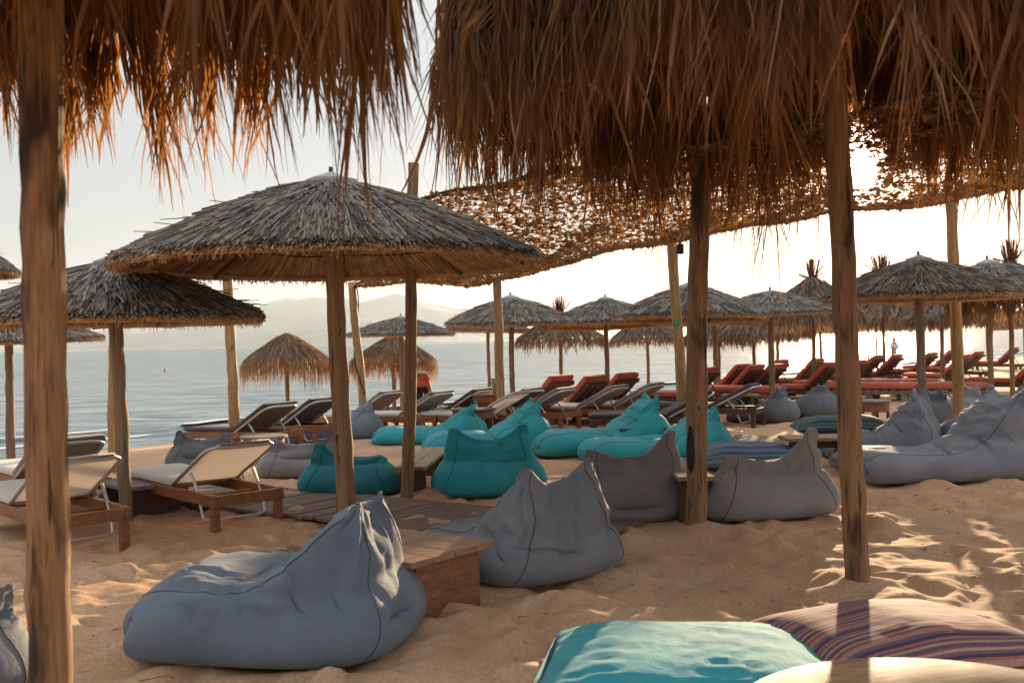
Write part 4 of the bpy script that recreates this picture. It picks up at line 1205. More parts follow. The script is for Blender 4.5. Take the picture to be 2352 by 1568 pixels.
def pillow(name, loc, yaw, L, W, T, mat, label, seed, tilt=(0, 0), nu=56, nv=72, ex=.05, z=0.0, group=None, floor=0.0, cat='cushion', seam='seam'):
    g = np.random.default_rng(seed)
    u = np.linspace(-1, 1, nu); half = nv // 2
    yy = np.cos(np.linspace(0, PI, half + 1)); yy = np.sign(yy) * np.abs(yy) ** .8
    ring_y = np.concatenate([yy, yy[1:-1][::-1]]); nvv = len(ring_y); top = np.concatenate([np.ones(half + 1), -np.ones(nvv - half - 1)])
    D = np.zeros((nu, nvv, 3))
    a = W / 2 * (1 - .07 * (1 - u ** 2)); b = T * np.maximum(1 - np.abs(u) ** 3.6, 0) ** .55
    D[..., 0] = (u * L / 2)[:, None] * (1 - .05 * (1 - ring_y[None] ** 2)); D[..., 1] = a[:, None] * ring_y[None]
    sec = np.maximum(1 - np.abs(ring_y) ** 3.4, 0) ** .55
    D[..., 2] = b[:, None] * sec[None] * np.where(top > 0, .66, -.34)[None]
    D[..., 2] += T * .34
    D[..., 2] *= .94 + .12 * field(nu, nvv, 4, 4, g)
    ex_u = ex * field(nu, nvv, 5, 6, g) * 1.6; ex_v = ex * field(nu, nvv, 5, 6, g) * 1.6
    X = relax(D, ex_u, ex_v, 60, seed, floor, pu=6, pv=1, bend=.05 * (nu / 56) ** 2)
    root = empty(name, (loc[0], loc[1], float(gz(loc[0], loc[1])) - .012 + z), R(yaw), label, cat, group)
    root.rotation_euler = (tilt[0], tilt[1], R(yaw))
    i = (np.arange(nu - 1)[:, None] * nvv + np.arange(nvv)[None]); j = (np.arange(nu - 1)[:, None] * nvv + (np.arange(nvv)[None] + 1) % nvv)
    F = np.stack([i, j, j + nvv, i + nvv], -1).reshape(-1, 4)
    UV = np.stack([np.broadcast_to((ring_y * .5 + .5)[None], (nu, nvv)), np.broadcast_to((u * .5 + .5)[:, None], (nu, nvv))], -1)
    MB().add(X, F, [list(range(nvv)), list(range((nu - 1) * nvv, nu * nvv))], uv=UV).build('cover', M[mat], root, True, uv=True)
    sm = MB(); ed = np.concatenate([X[:, 0], X[-1, :half + 1], X[::-1, half], X[0, :half + 1][::-1]])
    sm.add(*tube(ed[::1], .005, 5)); sm.build('edge_piping', M[seam], root, True)
    return root


# bean bags -------------------------------------------------------------
BG = 'bean bags on the sand'
def gp(px, py): return ground(px, py)
bag('bean_bag', FAT, (-1.20, 5.14), 170, 1.24, 1.12, .78, 'blue_grey', 'largest blue grey bean bag in the foreground, tall peaked back leaning right', 201, ear=.02, nu=104, nv=96, exu=.13, exv=.13, iters=150, rim=.035, dent=.08, press=.006, hfill=.38, stiff=.038, grav=.003, fold=1.2, pu=3, pv=6)
bag('bean_bag', CHAIR, (-.02, 6.64), 128, 1.30, .94, .70, 'grey', 'grey bean bag with two pointed ears standing just right of the low plank table', 202, ear=.13, ear_bias=.1, nu=92, nv=84, exu=.12, exv=.11, iters=150, topw=.72, hfill=.38, stiff=.042, press=.006, grav=.003, fold=1.2)
bag('bean_bag', CHAIR, (.86, 8.50), 108, 1.02, .98, .62, 'brown_grey', 'brownish grey bean bag with one raised ear left of the plank bench', 203, ear=.17, ear_bias=.6, topw=.95, nu=72, nv=66)
bag('bean_bag', CHAIR, (2.02, 8.50), 104, 1.0, 1.06, .57, 'warm_grey', 'warm grey bean bag with a tall right ear right of the plank bench', 204, ear=.20, ear_bias=.75, topw=.9, nu=72, nv=66)
bag('bean_bag', CHAIR, (-.28, 10.0), 96, .98, .92, .65, 'teal', 'teal bean bag with two ears facing away, right of the slanted bench', 205, ear=.15, ear_bias=.08, seam='seam_teal', nu=72, nv=66, hfill=.5)
bag('bean_bag', CHAIR, (-1.62, 10.30), 84, 1.0, .92, .46, 'teal_deep', 'slumped dark teal bean bag with a flopped corner left of the slanted bench', 206, ear=.15, ear_bias=-.3, flop=.16, seam='seam_teal', topw=.9)
bag('bean_bag', LOUNGER, (-1.28, 15.0), 172, 1.55, .80, .62, 'teal', 'long teal lounging bag beyond the slanted bench, its back behind the octagonal table', 207, ear=.05, seam='seam_teal', topw=.6)
bag('bean_bag', LOUNGER, (-.38, 13.5), 194, 1.56, .86, .74, 'teal', 'long teal lounging bag stretched behind the eared teal one, back to the right', 208, ear=.05, seam='seam_teal', topw=.6)
bag('bean_bag', LOUNGER, (1.12, 13.2), 190, 1.66, .90, .78, 'teal', 'teal lounging bag with a high pointed back in front of the flat grey lounger', 209, ear=.07, seam='seam_teal', topw=.7)
bag('bean_bag', LOUNGER, (1.72, 12.4), 190, 1.72, .86, .68, 'teal', 'teal lounging bag running behind the stout notched pole', 210, ear=.06, seam='seam_teal', topw=.7)
bag('bean_bag', LOUNGER, (-2.95, 15.9), 200, 1.5, .86, .64, 'blue_grey', 'blue grey lounging bag with a rounded upright back behind the thick squared post', 211, ear=.01, topw=.5)
bag('bean_bag', CHAIR, (-3.86, 12.5), 100, .9, .76, .46, 'dark_grey', 'small dark brownish bean bag between the raised cream lounger back and the sea', 212, ear=.11, ear_bias=-.3)
bag('bean_bag', POUF, (-2.42, 11.6), 95, .95, .88, .47, 'warm_grey', 'squat warm grey bean bag just left of the thick squared post', 213, ear=.08, topw=.9)
bag('bean_bag', LOUNGER, (4.30, 10.25), 181, 1.74, 1.06, .94, 'light_grey', 'largest light grey lounging bag at right, long flat seat and creased tall back', 214, ear=.06, nu=84, nv=76, exu=.11, exv=.10, iters=140, topw=.8, stiff=.045, press=.006, hfill=.4, fold=1.3, pu=3, pv=6)
bag('bean_bag', CHAIR, (5.70, 11.7), 160, 1.2, 1.0, 1.02, 'blue_grey', 'tall blue grey bag rising behind the back of the largest light grey one', 215, ear=.05, topw=.5)
bag('bean_bag', CHAIR, (4.40, 11.85), 150, 1.2, 1.05, .79, 'light_grey', 'grey two eared bag with a sunlit seat behind the striped green cushion', 216, ear=.17, topw=.95, stiff=.08, press=.007)
bag('bean_bag', CHAIR, (6.10, 14.8), 95, .9, .62, .74, 'dark_grey', 'dark ribbed bag squeezed just left of the rightmost yellow pole', 217, ear=.0, topw=.5)
bag('bean_bag', CHAIR, (6.85, 15.3), 95, .9, .62, .76, 'light_grey', 'rounded grey bag top just visible right of the rightmost yellow pole', 218, ear=.0, topw=.5)
bag('bean_bag', CHAIR, (4.35, 17.4), 150, 1.05, .80, .60, 'dark_grey', 'charcoal bag with a pinched peak right of the dark brown lounger', 219, ear=.13, topw=.6)
bag('bean_bag', CHAIR, (5.30, 18.0), 130, 1.0, .82, .68, 'dark_grey', 'charcoal bag with a smooth domed back just left of the dark foreground pole', 220, ear=.0, topw=.4)
bag('bean_bag', LOUNGER, (4.12, 12.3), 176, 1.3, .8, .34, 'blue_grey', 'low blue grey bag lying under the green striped cushion', 221, ear=.02)
bag('bean_bag', LOUNGER, (-2.86, 4.30), 150, 1.1, .9, .52, 'light_grey', 'pale grey bag cut off at the lower left corner behind the blotched pole', 222, ear=.04)
# cushions
pillow('floor_cushion', (.72, 4.20), 171, 1.28, 1.36, .20, 'teal_cushion', 'large teal floor cushion lit by the sun in the lower right foreground', 301, seam='seam_teal', ex=.07, nu=80, nv=100, z=.03, tilt=(R(3), R(1)))
pillow('floor_cushion', (1.66, 4.42), 196, 1.06, .98, .22, 'purple_stripe', 'red and purple striped floor cushion behind the round table', 302, ex=.035, nu=80, nv=100, z=.05, tilt=(R(2), 0))
pillow('floor_cushion', (2.65, 11.3), 176, 1.25, .85, .30, 'blue_stripe', 'blue striped floor cushion behind the warm grey bean bag with the tall ear', 303, nu=48, nv=60)
pillow('floor_cushion', (4.08, 12.45), 172, 1.15, .75, .24, 'green_stripe', 'dark green striped cushion lying on a low bag behind the plank side table', 304, z=.25, nu=48, nv=60)


# ------------------------------------------------------------------ loungers
def mattress(L, W, T, seed, round_=.5):
    """flat pad with soft edges, local x 0..L"""
    nu, nv = 22, 40
    u = np.linspace(0, 1, nu); y, t = ring_xy(nv, 5.0); g = np.random.default_rng(seed)
    ee = np.minimum(1, np.minimum(u, 1 - u) / .05 + .0); ee = np.sqrt(np.clip(ee, .02, 1))
    D = np.zeros((nu, nv, 3)); D[..., 0] = (u * L)[:, None]; D[..., 1] = W / 2 * y[None] * (.93 + .07 * ee[:, None]); D[..., 2] = T / 2 * t[None] * ee[:, None]
    D[..., 2] += .012 * (field(nu, nv, 5, 5, g) - .5)
    i = (np.arange(nu - 1)[:, None] * nv + np.arange(nv)[None]); j = (np.arange(nu - 1)[:, None] * nv + (np.arange(nv)[None] + 1) % nv)
    return D, np.stack([i, i + nv, j + nv, j], -1).reshape(-1, 4), np.array([list(range(nv))[::-1], list(range((nu - 1) * nv, nu * nv))])


def lounger(style, root, ang=R(27)):
    """local: x=0 head end, +x towards the feet, z=0 ground"""
    W = .64; Ln = 1.92; hz = .345
    if style == 'red':
        fr = MB()
        for y in (-.30, .30): fr.add(*cbox(Ln / 2, y, .17, Ln, .05, .10, .006))
        for x in np.linspace(.05, Ln - .05, 9): fr.add(*cbox(x, 0, .21, .09, .56, .02, .003))
        fr.build('frame', M['dark_wood'], root)
        for x in (.18, Ln - .18):
            for y in (-.26, .26): MB().add(*cbox(x, y, .05, .10, .10, .16, .006)).build('leg', M['grey_wood'], root)
        T = .12; hx = .80; bl = .74
        V, F, C = mattress(Ln - hx + .06, .64, T, 3); V = V + np.array([hx - .03, 0, .285]); MB().add(V, F, C).build('cushion', M['red'], root, True)
        Mx = np.array(roty(ang)) @ np.diag([-1, 1, 1.0])
        V, F, C = mattress(bl + .04, .66, T, 4); V = V @ Mx.T @ np.eye(3) + np.array([hx, 0, .295]) + np.array([math.sin(ang), 0, math.cos(ang)]) * .02
        MB().add(V, F[:, ::-1], C[:, ::-1]).build('back_cushion', M['red'], root, True)
        bb = MB()
        for y in (-.24, -.08, .08, .24):
            v, f4, f3 = cbox(bl / 2, y, -.082, bl, .12, .02, .003); v = v @ Mx.T + np.array([hx, 0, .295]); bb.add(v, f4[:, ::-1], f3[:, ::-1])
        for x in (.12, bl - .06):
            v, f4, f3 = cbox(x, 0, -.105, .06, .60, .025, .003); v = v @ Mx.T + np.array([hx, 0, .295]); bb.add(v, f4[:, ::-1], f3[:, ::-1])
        bb.build('backrest_board', M['dark_wood'], root)
        top = np.array([bl * .6, 0, -.11]) @ Mx.T + np.array([hx, 0, .295])
        for y in (-.22, .22):
            MB().add(*tube([(top[0], y, top[2]), (max(.10, top[0] - .15), y, .22)], .014, 6)).build('support_strut', M['dark_wood'], root, True)
        return
    mats = dict(white=('lounger_wood', 'white_fabric', 'sling'), taupe=('lounger_wood', 'white_fabric', 'taupe'), brown=('lounger_wood', 'dark_brown_fabric', 'dark_brown_fabric'), dark=('dark_wood', 'dark_brown_fabric', 'dark_brown_fabric'))[style]
    fr = MB()
    for y in (-W / 2 + .02, W / 2 - .02): fr.add(*cbox(Ln / 2, y, .265, Ln, .04, .095, .005))
    for x in (.02, Ln - .02): fr.add(*cbox(x, 0, .262, .04, W - .084, .09, .005))
    for x in np.linspace(.95, Ln - .12, 8): fr.add(*cbox(x, 0, .285, .07, W - .085, .018, .003))
    fr.add(*cbox(.45, 0, .25, .05, W - .085, .03, .003))
    fr.build('frame', M[mats[0]], root)
    for x in (.055, Ln - .055):
        for y in (-W / 2 + .035, W / 2 - .035): MB().add(*cbox(x, y, .085, .065, .062, .265, .004)).build('leg', M[mats[0]], root)
    hx = .80; bl = .80
    V, F, C = mattress(Ln - hx + .04, W - .03, .075, 3); V = V + np.array([hx - .02, 0, .345]); MB().add(V, F, C).build('mattress', M[mats[1]], root, True)
    Mx = np.array(roty(ang)) @ np.diag([-1, 1, 1.0]); hp = np.array([hx, 0, .335])
    if style == 'white':
        # thin sling back in an aluminium hoop
        V, F, C = mattress(bl - .02, W - .07, .022, 4)
    else:
        V, F, C = mattress(bl, W, .08, 4)
    V = V @ Mx.T + hp; MB().add(V, F[:, ::-1], C[:, ::-1]).build('backrest', M[mats[2]], root, True)
    path = []
    w2 = W / 2 - .018
    for x, y in ((.0, -w2), (bl * .5, -w2), (bl - .12, -w2), (bl - .035, -w2 + .035), (bl, -w2 + .12), (bl, 0), (bl, w2 - .12), (bl - .035, w2 - .035), (bl - .12, w2), (bl * .5, w2), (.0, w2)):
        path.append(np.array([x, y, -.0 if style == 'white' else -.045]) @ Mx.T + hp)
    MB().add(*tube(spline(path, 60), .017, 8)).build('back_tube', M['steel'], root, True)
    if style == 'white':
        V, F, C = mattress(.05, W - .16, .05, 6); V = (V + np.array([bl - .03, 0, 0])) @ Mx.T + hp
        MB().add(V, F[:, ::-1], C[:, ::-1]).build('head_sleeve', M['white_fabric'], root, True)
    top = np.array([bl * .42, 0, -.04]) @ Mx.T + hp
    br = [(top[0], -w2 + .02, top[2]), (top[0] - .12, -w2 + .02, .30), (top[0] - .20, -w2 + .02, .12), (top[0] - .22, -w2 + .06, .075), (top[0] - .225, 0, .07), (top[0] - .22, w2 - .06, .075), (top[0] - .20, w2 - .02, .12), (top[0] - .12, w2 - .02, .30), (top[0], w2 - .02, top[2])]
    MB().add(*tube(spline(br, 60), .013, 8)).build('support_bracket', M['steel'], root, True)
    if style == 'white':
        tm = MB()
        for k in range(5):
            a = k * 1.3; tm.add(*tube([(hx + .02, -W / 2 + .0, .34), (hx + .02 + .05 * math.cos(a), -W / 2 - .015, .34 + .05 * math.sin(a)), (hx + .02 + .09 * math.cos(a + .3), -W / 2 - .012, .30 + .04 * math.sin(a))], .008, 6))
        tm.build('mattress_tie', M['taupe'], root, True)


lproto = {}
def put_lounger(style, head, foot_dir, label, group, ang=None):
    """head: ground xy of the head end"""
    d = np.array(foot_dir, float); d /= np.linalg.norm(d)
    f = np.array(head[:2]) + d * 1.9
    z0 = float(gz(head[0], head[1])); z1 = float(gz(f[0], f[1]))
    key = (style, ang)
    nm = 'sun_lounger'
    root = empty(nm, (head[0], head[1], z0 - .012), 0, label, 'sun lounger', group)
    if key not in lproto:
        lounger(style, root, R(ang or 27)); lproto[key] = root
    else:
        for ch in list(lproto[key].children):
            c = ch.copy(); COL.objects.link(c); c.parent = root
    root.rotation_euler = (0, -math.atan2(z1 - z0, 1.9), math.atan2(d[1], d[0]))
    return root


def head_at(px, py, zh, inset=.1, fd=(-.95, .3)):
    p = ground(px, py, zh); d = np.array(fd) / np.linalg.norm(fd)
    return p[:2] - d * inset


N1 = (-.68, .73); FAR = (-.82, .57); RED = (-.72, .69)
CG = 'cream loungers with aluminium backs'; TG = 'taupe backed loungers in the second row'; RG = 'red cushioned loungers'; DG = 'dark brown loungers'
put_lounger('white', (-2.19, 8.22), N1, 'nearest cream lounger with raised aluminium back, right of the grey umbrella post', CG, 27)
put_lounger('white', (-3.16, 7.36), N1, 'cream lounger half hidden behind the blotched foreground pole, nearer the left edge', CG, 27)
put_lounger('taupe', head_at(165, 1003, .70, .1, N1), N1, 'pale padded lounger at the left edge behind the cream ones, facing the sea', CG, 27)
for (px, py, lab) in [(905, 896, 'taupe backed lounger left of the brown net pole, by the bending person'), (1018, 897, 'taupe backed lounger right of the brown net pole, in front of the bending person'),
                      (1302, 889, 'taupe backed lounger behind the teal bag with the creased right end'), (1424, 884, 'taupe backed lounger below the second red lounger back'), (1508, 879, 'taupe backed lounger left of the yellow tagged pole')]:
    put_lounger('taupe', head_at(px, py, .70, .1, FAR), FAR, lab, TG, 27)
put_lounger('white', head_at(1196, 899, .70, .1, FAR), FAR, 'cream lounger with shiny tube back behind the octagonal table', CG, 27)
for (px, py, lab) in [(648, 923, 'dark brown lounger nearest the surf, left of the thick squared post'), (750, 912, 'dark brown lounger by the surf, its back cut by the thick squared post'), (1115, 891, 'dark brown lounger behind the wine bucket table'), (1228, 890, 'dark brown lounger back peeking above the cream tube back')]:
    put_lounger('brown', head_at(px, py, .70, .1, FAR), FAR, lab, DG, 27)
put_lounger('dark', head_at(1734, 880, .70, .1, (-.86, .5)), (-.86, .5), 'dark lounger with a frayed towel-like back between the stout pole and the charcoal bags', DG, 27)
put_lounger('dark', head_at(1628, 892, .70, .1, (-1, .02)), (-1, .02), 'dark lounger with flat grey pad seen side on behind the pointed teal bag', DG, 27)
for (px, py, lab) in [(1305, 866, 'red lounger back standing leftmost of the red row'), (1385, 867, 'red lounger back second in the red row, left of a slim umbrella post'), (1456, 861, 'red lounger back between two slim umbrella posts, left of the yellow tagged pole'),
                      (1646, 848, 'red lounger back just right of the stout notched pole'), (1722, 840, 'tall red lounger back above the dark frayed lounger'), (1752, 842, 'red lounger back tucked close behind the tall one'), (1800, 840, 'red lounger back just right of the spiked umbrella post'),
                      (1810, 829, 'darker red lounger back peeking over another beside the sparkling water'), (1893, 826, 'red lounger back on the near side of the glare'), (1925, 836, 'red lounger with long sloping back left of the dark foreground pole'), (1990, 830, 'sunlit golden red lounger back right of the dark foreground pole'),
                      (2030, 818, 'red lounger back low in front of the two thin poles'), (2074, 816, 'red lounger back just below the man in white'), (2106, 803, 'steep red lounger back beside the capped umbrella post'), (2154, 812, 'red lounger back between the capped umbrella post and the yellow pole'),
                      (2200, 806, 'red lounger back behind the yellow pole'), (2232, 817, 'red lounger back right beside the yellow pole'), (2262, 809, 'red lounger back behind the one beside the yellow pole'), (2318, 792, 'distant red lounger back near the right edge, highest of the row'), (2342, 799, 'red lounger back cut by the right edge'),
                      (2410, 822, 'red lounger slanting out of the right edge above the tall blue grey bag')]:
    put_lounger('red', head_at(px, py, .80, .12, RED), RED, lab, RG, 43)


# flat red day beds on pallets
def flat_bed(px, py, lab):
    p = ground(px, py, .44); d = np.array(FAR) / np.linalg.norm(FAR)
    root = empty('day_bed', (p[0], p[1], p[2] - .01), math.atan2(d[1], d[0]), lab, 'sun lounger', 'flat red beds on pallets')
    pl = MB()
    for y in (-.30, 0, .30):
        for x in (.2, .95, 1.7): pl.add(*cbox(x, y, .08, .14, .09, .16, .005))
    for x in np.linspace(.06, 1.84, 11): pl.add(*cbox(x, 0, .175, .11, .76, .022, .004))
    for y in (-.30, .0, .30): pl.add(*cbox(.95, y, .212, 1.9, .09, .05, .005))
    for x in np.linspace(.06, 1.84, 11): pl.add(*cbox(x, 0, .25, .11, .76, .022, .004))
    pl.build('pallet_base', M['grey_wood'], root)
    V, F, C = mattress(1.95, .74, .15, int(px)); MB().add(V + np.array([-.02, 0, .34]), F, C).build('cushion', M['red'], root, True)


for px, py, lab in [(2108, 874, 'flat red bed on a pallet right of the dark foreground pole, nearest its front'), (2166, 866, 'flat red bed with rounded end behind the capped umbrella post'), (2270, 874, 'long flat red bed behind the rightmost yellow pole'), (1795, 882, 'flat red bed on a pallet behind the charcoal bags')]:
    flat_bed(px, py, lab)


# ------------------------------------------------------------------ benches and tables
def plank_top(mb, L, W, z, n, t=.03, g=None):
    w = W / n
    for k in range(n):
        mb.add(*cbox(0, -W / 2 + w * (k + .5), z + (0 if g is None else g.uniform(-.002, .002)), L, w - .006, t, .004))


def bench(loc, ang, L, W, h, mat, lab, seed, legs='panel', group='plank benches and low tables', name='bench', cat='bench', planks=2):
    g = np.random.default_rng(seed)
    root = empty(name, (loc[0], loc[1], float(gz(*loc[:2])) - .01), ang, lab, cat, group)
    mb = MB(); plank_top(mb, L, W, h - .018, planks, .036, g); mb.build('tabletop' if 'table' in name else 'seat', M[mat], root)
    for x in (-L / 2 + .14, L / 2 - .14):
        MB().add(*cbox(x, 0, (h - .04) / 2 - .02, .05, W * .82, h, .005)).build('leg', M['dark_wood'], root)
    MB().add(*cbox(0, 0, h - .09, L - .34, .04, .09, .004)).build('stretcher', M['dark_wood'], root)
    return root


bench((1.42, 8.55), R(91.5), 1.35, .30, .40, 'grey_wood', 'plank bench standing end on behind the stout notched pole', 1)
bench((-.93, 10.35), R(86), 1.75, .30, .33, 'table_wood', 'slanted plank bench leading away behind the brown net pole', 2)
bench((3.42, 11.2), R(2), .80, .42, .36, 'table_wood', 'plank side table in front of the green striped cushion, behind the dark foreground pole', 3, name='side_table', cat='table', planks=3)
bench((1.66, 13.0), R(4), .62, .40, .34, 'dark_wood', 'small dark table corner between the two rear teal bags', 4, name='side_table', cat='table', planks=3)
bench((-3.42, 9.15), R(133), .75, .62, .30, 'grey_wood', 'grey plank table between the two cream loungers, behind the umbrella post', 5, name='side_table', cat='table', planks=4)
bench((4.45, 19.5), R(160), .7, .5, .36, 'table_wood', 'sunlit wooden table behind the dark frayed lounger', 6, name='side_table', cat='table', planks=3)
bench((1.92, 20.6), R(170), .6, .45, .48, 'table_wood', 'small wooden table beside the second red lounger back', 7, name='side_table', cat='table', planks=3)
# box table in the foreground
e1 = np.array([.43, .57]) / .714; e2 = np.array([-.71, .54]) / .892
tip = np.array([-.12, 5.80]); cen = tip - e1 * .357 + e2 * .50
bx = empty('low_table', (cen[0], cen[1], -.01), math.atan2(e1[1], e1[0]), 'low plank table with a boxed orange base between the two big grey bags', 'table', 'plank benches and low tables')
mb = MB(); gg = np.random.default_rng(4)
for k in range(4):   # planks run along local y
    mb.add(*cbox(-.357 + .1785 * (k + .5), gg.uniform(-.006, .006), .332 + gg.uniform(-.002, .002), .172, 1.0, .036, .005))
mb.build('tabletop', M['table_wood'], bx)
mb = MB()
for y in (-.43, .43): mb.add(*cbox(0, y, .145, .54, .03, .336, .004))
for x in (-.255, .255): mb.add(*cbox(x, 0, .145, .03, .826, .336, .004))
mb.build('box_base', M['lounger_wood'], bx)
# octagonal table
p = ground(1086, 938, .47)
oc = empty('octagonal_table', (p[0], p[1], p[2]), .2, 'brown octagonal side table on turned legs behind the teal bags', 'table')
mb = MB(); K = 8
for z, r in ((.445, .36), (.47, .37), (.475, .345)):
    pass
vs = []; prof8 = [(.440, .345), (.450, .37), (.466, .37), (.474, .355)]
for z, r in prof8:
    for k in range(K): vs.append([r * math.cos(2 * PI * (k + .5) / K), r * math.sin(2 * PI * (k + .5) / K), z])
mb.add(vs, [[i * K + k, i * K + (k + 1) % K, (i + 1) * K + (k + 1) % K, (i + 1) * K + k] for i in range(3) for k in range(K)], [list(range(K))[::-1], list(range(3 * K, 4 * K))])
mb.build('tabletop', M['dark_wood'], oc)
mb = MB(); vs = []
for z in (.33, .439):
    for k in range(K): vs.append([.325 * math.cos(2 * PI * (k + .5) / K), .325 * math.sin(2 * PI * (k + .5) / K), z])
mb.add(vs, [[k, (k + 1) % K, K + (k + 1) % K, K + k] for k in range(K)]); mb.build('apron', M['lounger_wood'], oc)
for k in range(8):
    t = 2 * PI * (k + .5) / 8; x, y = .29 * math.cos(t), .29 * math.sin(t)
    MB().add(*tube([(x, y, -.03), (x, y, .05), (x, y, .09), (x, y, .13), (x, y, .2), (x, y, .26), (x, y, .29), (x, y, .42)], [.022, .03, .024, .034, .026, .034, .026, .032], 10)).build('leg', M['lounger_wood'], oc, True)


def round_table(p, r, h, top, base, lab, thick=.035, apron=.1, nleg=4, group='round tables'):
    root = empty('round_table', (p[0], p[1], p[2]), .3, lab, 'table', group)
    K = 64; vs = []
    for z, q in ((h - thick, r - .01), (h - thick + .008, r), (h - .008, r), (h, r - .01)):
        for k in range(K): vs.append([q * math.cos(2 * PI * k / K), q * math.sin(2 * PI * k / K), z])
    MB().add(vs, [[i * K + k, i * K + (k + 1) % K, (i + 1) * K + (k + 1) % K, (i + 1) * K + k] for i in range(3) for k in range(K)], [list(range(K))[::-1], list(range(3 * K, 4 * K))]).build('tabletop', M[top], root)
    vs = []
    for z in (h - thick - apron, h - thick):
        for k in range(K): vs.append([r * .86 * math.cos(2 * PI * k / K), r * .86 * math.sin(2 * PI * k / K), z])
    MB().add(vs, [[k, (k + 1) % K, K + (k + 1) % K, K + k] for k in range(K)]).build('apron', M[base], root, True)
    for k in range(nleg):
        t = 2 * PI * (k + .5) / nleg
        MB().add(*tube([(r * .78 * math.cos(t), r * .78 * math.sin(t), -.03), (r * .78 * math.cos(t), r * .78 * math.sin(t), h - thick)], .028, 8)).build('leg', M[base], root, True)
    return root


round_table((1.36, 3.07, 0), .71, .27, 'table_wood', 'dark_wood', 'big round pale wooden table cut off by the bottom edge, striped by a pole shadow')
p = ground(606, 999, .36); round_table(p, .30, .36, 'grey_wood', 'lounger_wood', 'reddish round table with a worn pale top next to the yellowish pole')
p = ground(2010, 918, .36); round_table(p, .26, .36, 'grey_wood', 'lounger_wood', 'sunlit barrel-like round table left of the grey two eared bag', apron=.16)
# pedestal table with the bucket
p = ground(1112, 903, .62)
pt = empty('pedestal_table', p, R(15), 'tall square table on a pedestal behind the cream tube backed lounger', 'table')
MB().add(*cbox(0, 0, .605, .46, .40, .03, .004)).build('tabletop', M['table_wood'], pt)
MB().add(*cbox(0, 0, .53, .40, .34, .12, .004)).build('drawer_box', M['lounger_wood'], pt)
MB().add(*cbox(0, 0, .24, .20, .18, .46, .006)).build('pedestal', M['lounger_wood'], pt)
bk = empty('bucket', at(1144, 903, p[1] - .02), 0, 'dull metal wine bucket half hidden behind the patchy bark pole', 'bucket')
K = 24; vs = []
for z, q in ((0, .085), (.24, .115), (.245, .122), (.255, .122), (.255, .112), (.02, .08)):
    for k in range(K): vs.append([q * math.cos(2 * PI * k / K), q * math.sin(2 * PI * k / K), z])
MB().add(vs, [[i * K + k, i * K + (k + 1) % K, (i + 1) * K + (k + 1) % K, (i + 1) * K + k] for i in range(5) for k in range(K)], [list(range(K))[::-1]]).build('pail', M['bucket'], bk, True)
MB().add(*tube([(-.118, 0, .245), (-.09, -.09, .21), (0, -.125, .19), (.09, -.09, .21), (.118, 0, .245)], .005, 6)).build('handle', M['steel'], bk, True)
# buoy
b = at(378, 829, 90.0)
by = empty('buoy', (b[0], b[1], SEA), 0, 'small orange buoy floating on the sea at left', 'buoy')
MB().add(*tube([(0, 0, -.1), (0, 0, .05), (0, 0, .14), (0, 0, .22), (0, 0, .26)], [.05, .10, .11, .07, .02], 12)).build('float', M['orange'], by, True)

boardwalk((-4.55, 10.29), R(-34), 5.9, 1.15, 'weathered plank walkway running under the thick squared post', 1)
boardwalk((1.3, 14.55), R(-34), 3.2, 1.1, 'far plank walkway behind the blue striped cushion', 2)


# ------------------------------------------------------------------ people (small, far off)
def skinned(name, joints, edges, mat, parent, sub=2):
    me = bpy.data.meshes.new(name)
    me.from_pydata([j[:3] for j in joints], edges, [])
    o = bpy.data.objects.new(name, me); COL.objects.link(o)
    md = o.modifiers.new('skin', 'SKIN'); md.use_smooth_shade = True
    for v, j in zip(me.skin_vertices[0].data, joints):
        v.radius = (j[3], j[4] if len(j) > 4 else j[3])
    me.skin_vertices[0].data[0].use_root = True
    s = o.modifiers.new('sub', 'SUBSURF'); s.levels = sub; s.render_levels = sub
    dg = bpy.context.evaluated_depsgraph_get(); dg.update()
    m2 = bpy.data.meshes.new_from_object(o.evaluated_get(dg)); m2.name = name
    o.modifiers.clear(); o.data = m2; bpy.data.meshes.remove(me)
    m2.materials.clear(); m2.materials.append(mat)
    for p_ in m2.polygons: p_.use_smooth = True
    o.parent = parent
    return o


def hand(joints, edges, w, d, side):
    """five short fingers from wrist index w along direction d"""
    b = np.array(joints[w][:3]); d = norm(np.array(d, float)); s = norm(np.cross(d, [0, 1, .2])); n = np.cross(d, s)
    joints.append((*(b + d * .075), .034, .02)); pm = len(joints) - 1; edges.append((w, pm))
    for k, (o, l) in enumerate(((-.027, .060), (-.009, .075), (.009, .072), (.027, .055))):
        p1 = b + d * .11 + s * o; p2 = p1 + d * l * .6 + n * .02
        joints.append((*p1, .011)); edges.append((pm, len(joints) - 1)); joints.append((*p2, .008)); edges.append((len(joints) - 2, len(joints) - 1))
    p1 = b + d * .05 + s * .04 * side; p2 = p1 + d * .035 + s * .02 * side
    joints.append((*p1, .013)); edges.append((pm, len(joints) - 1)); joints.append((*p2, .009)); edges.append((len(joints) - 2, len(joints) - 1))


def head_mesh(parent, c, fwd, name='hair'):
    pass


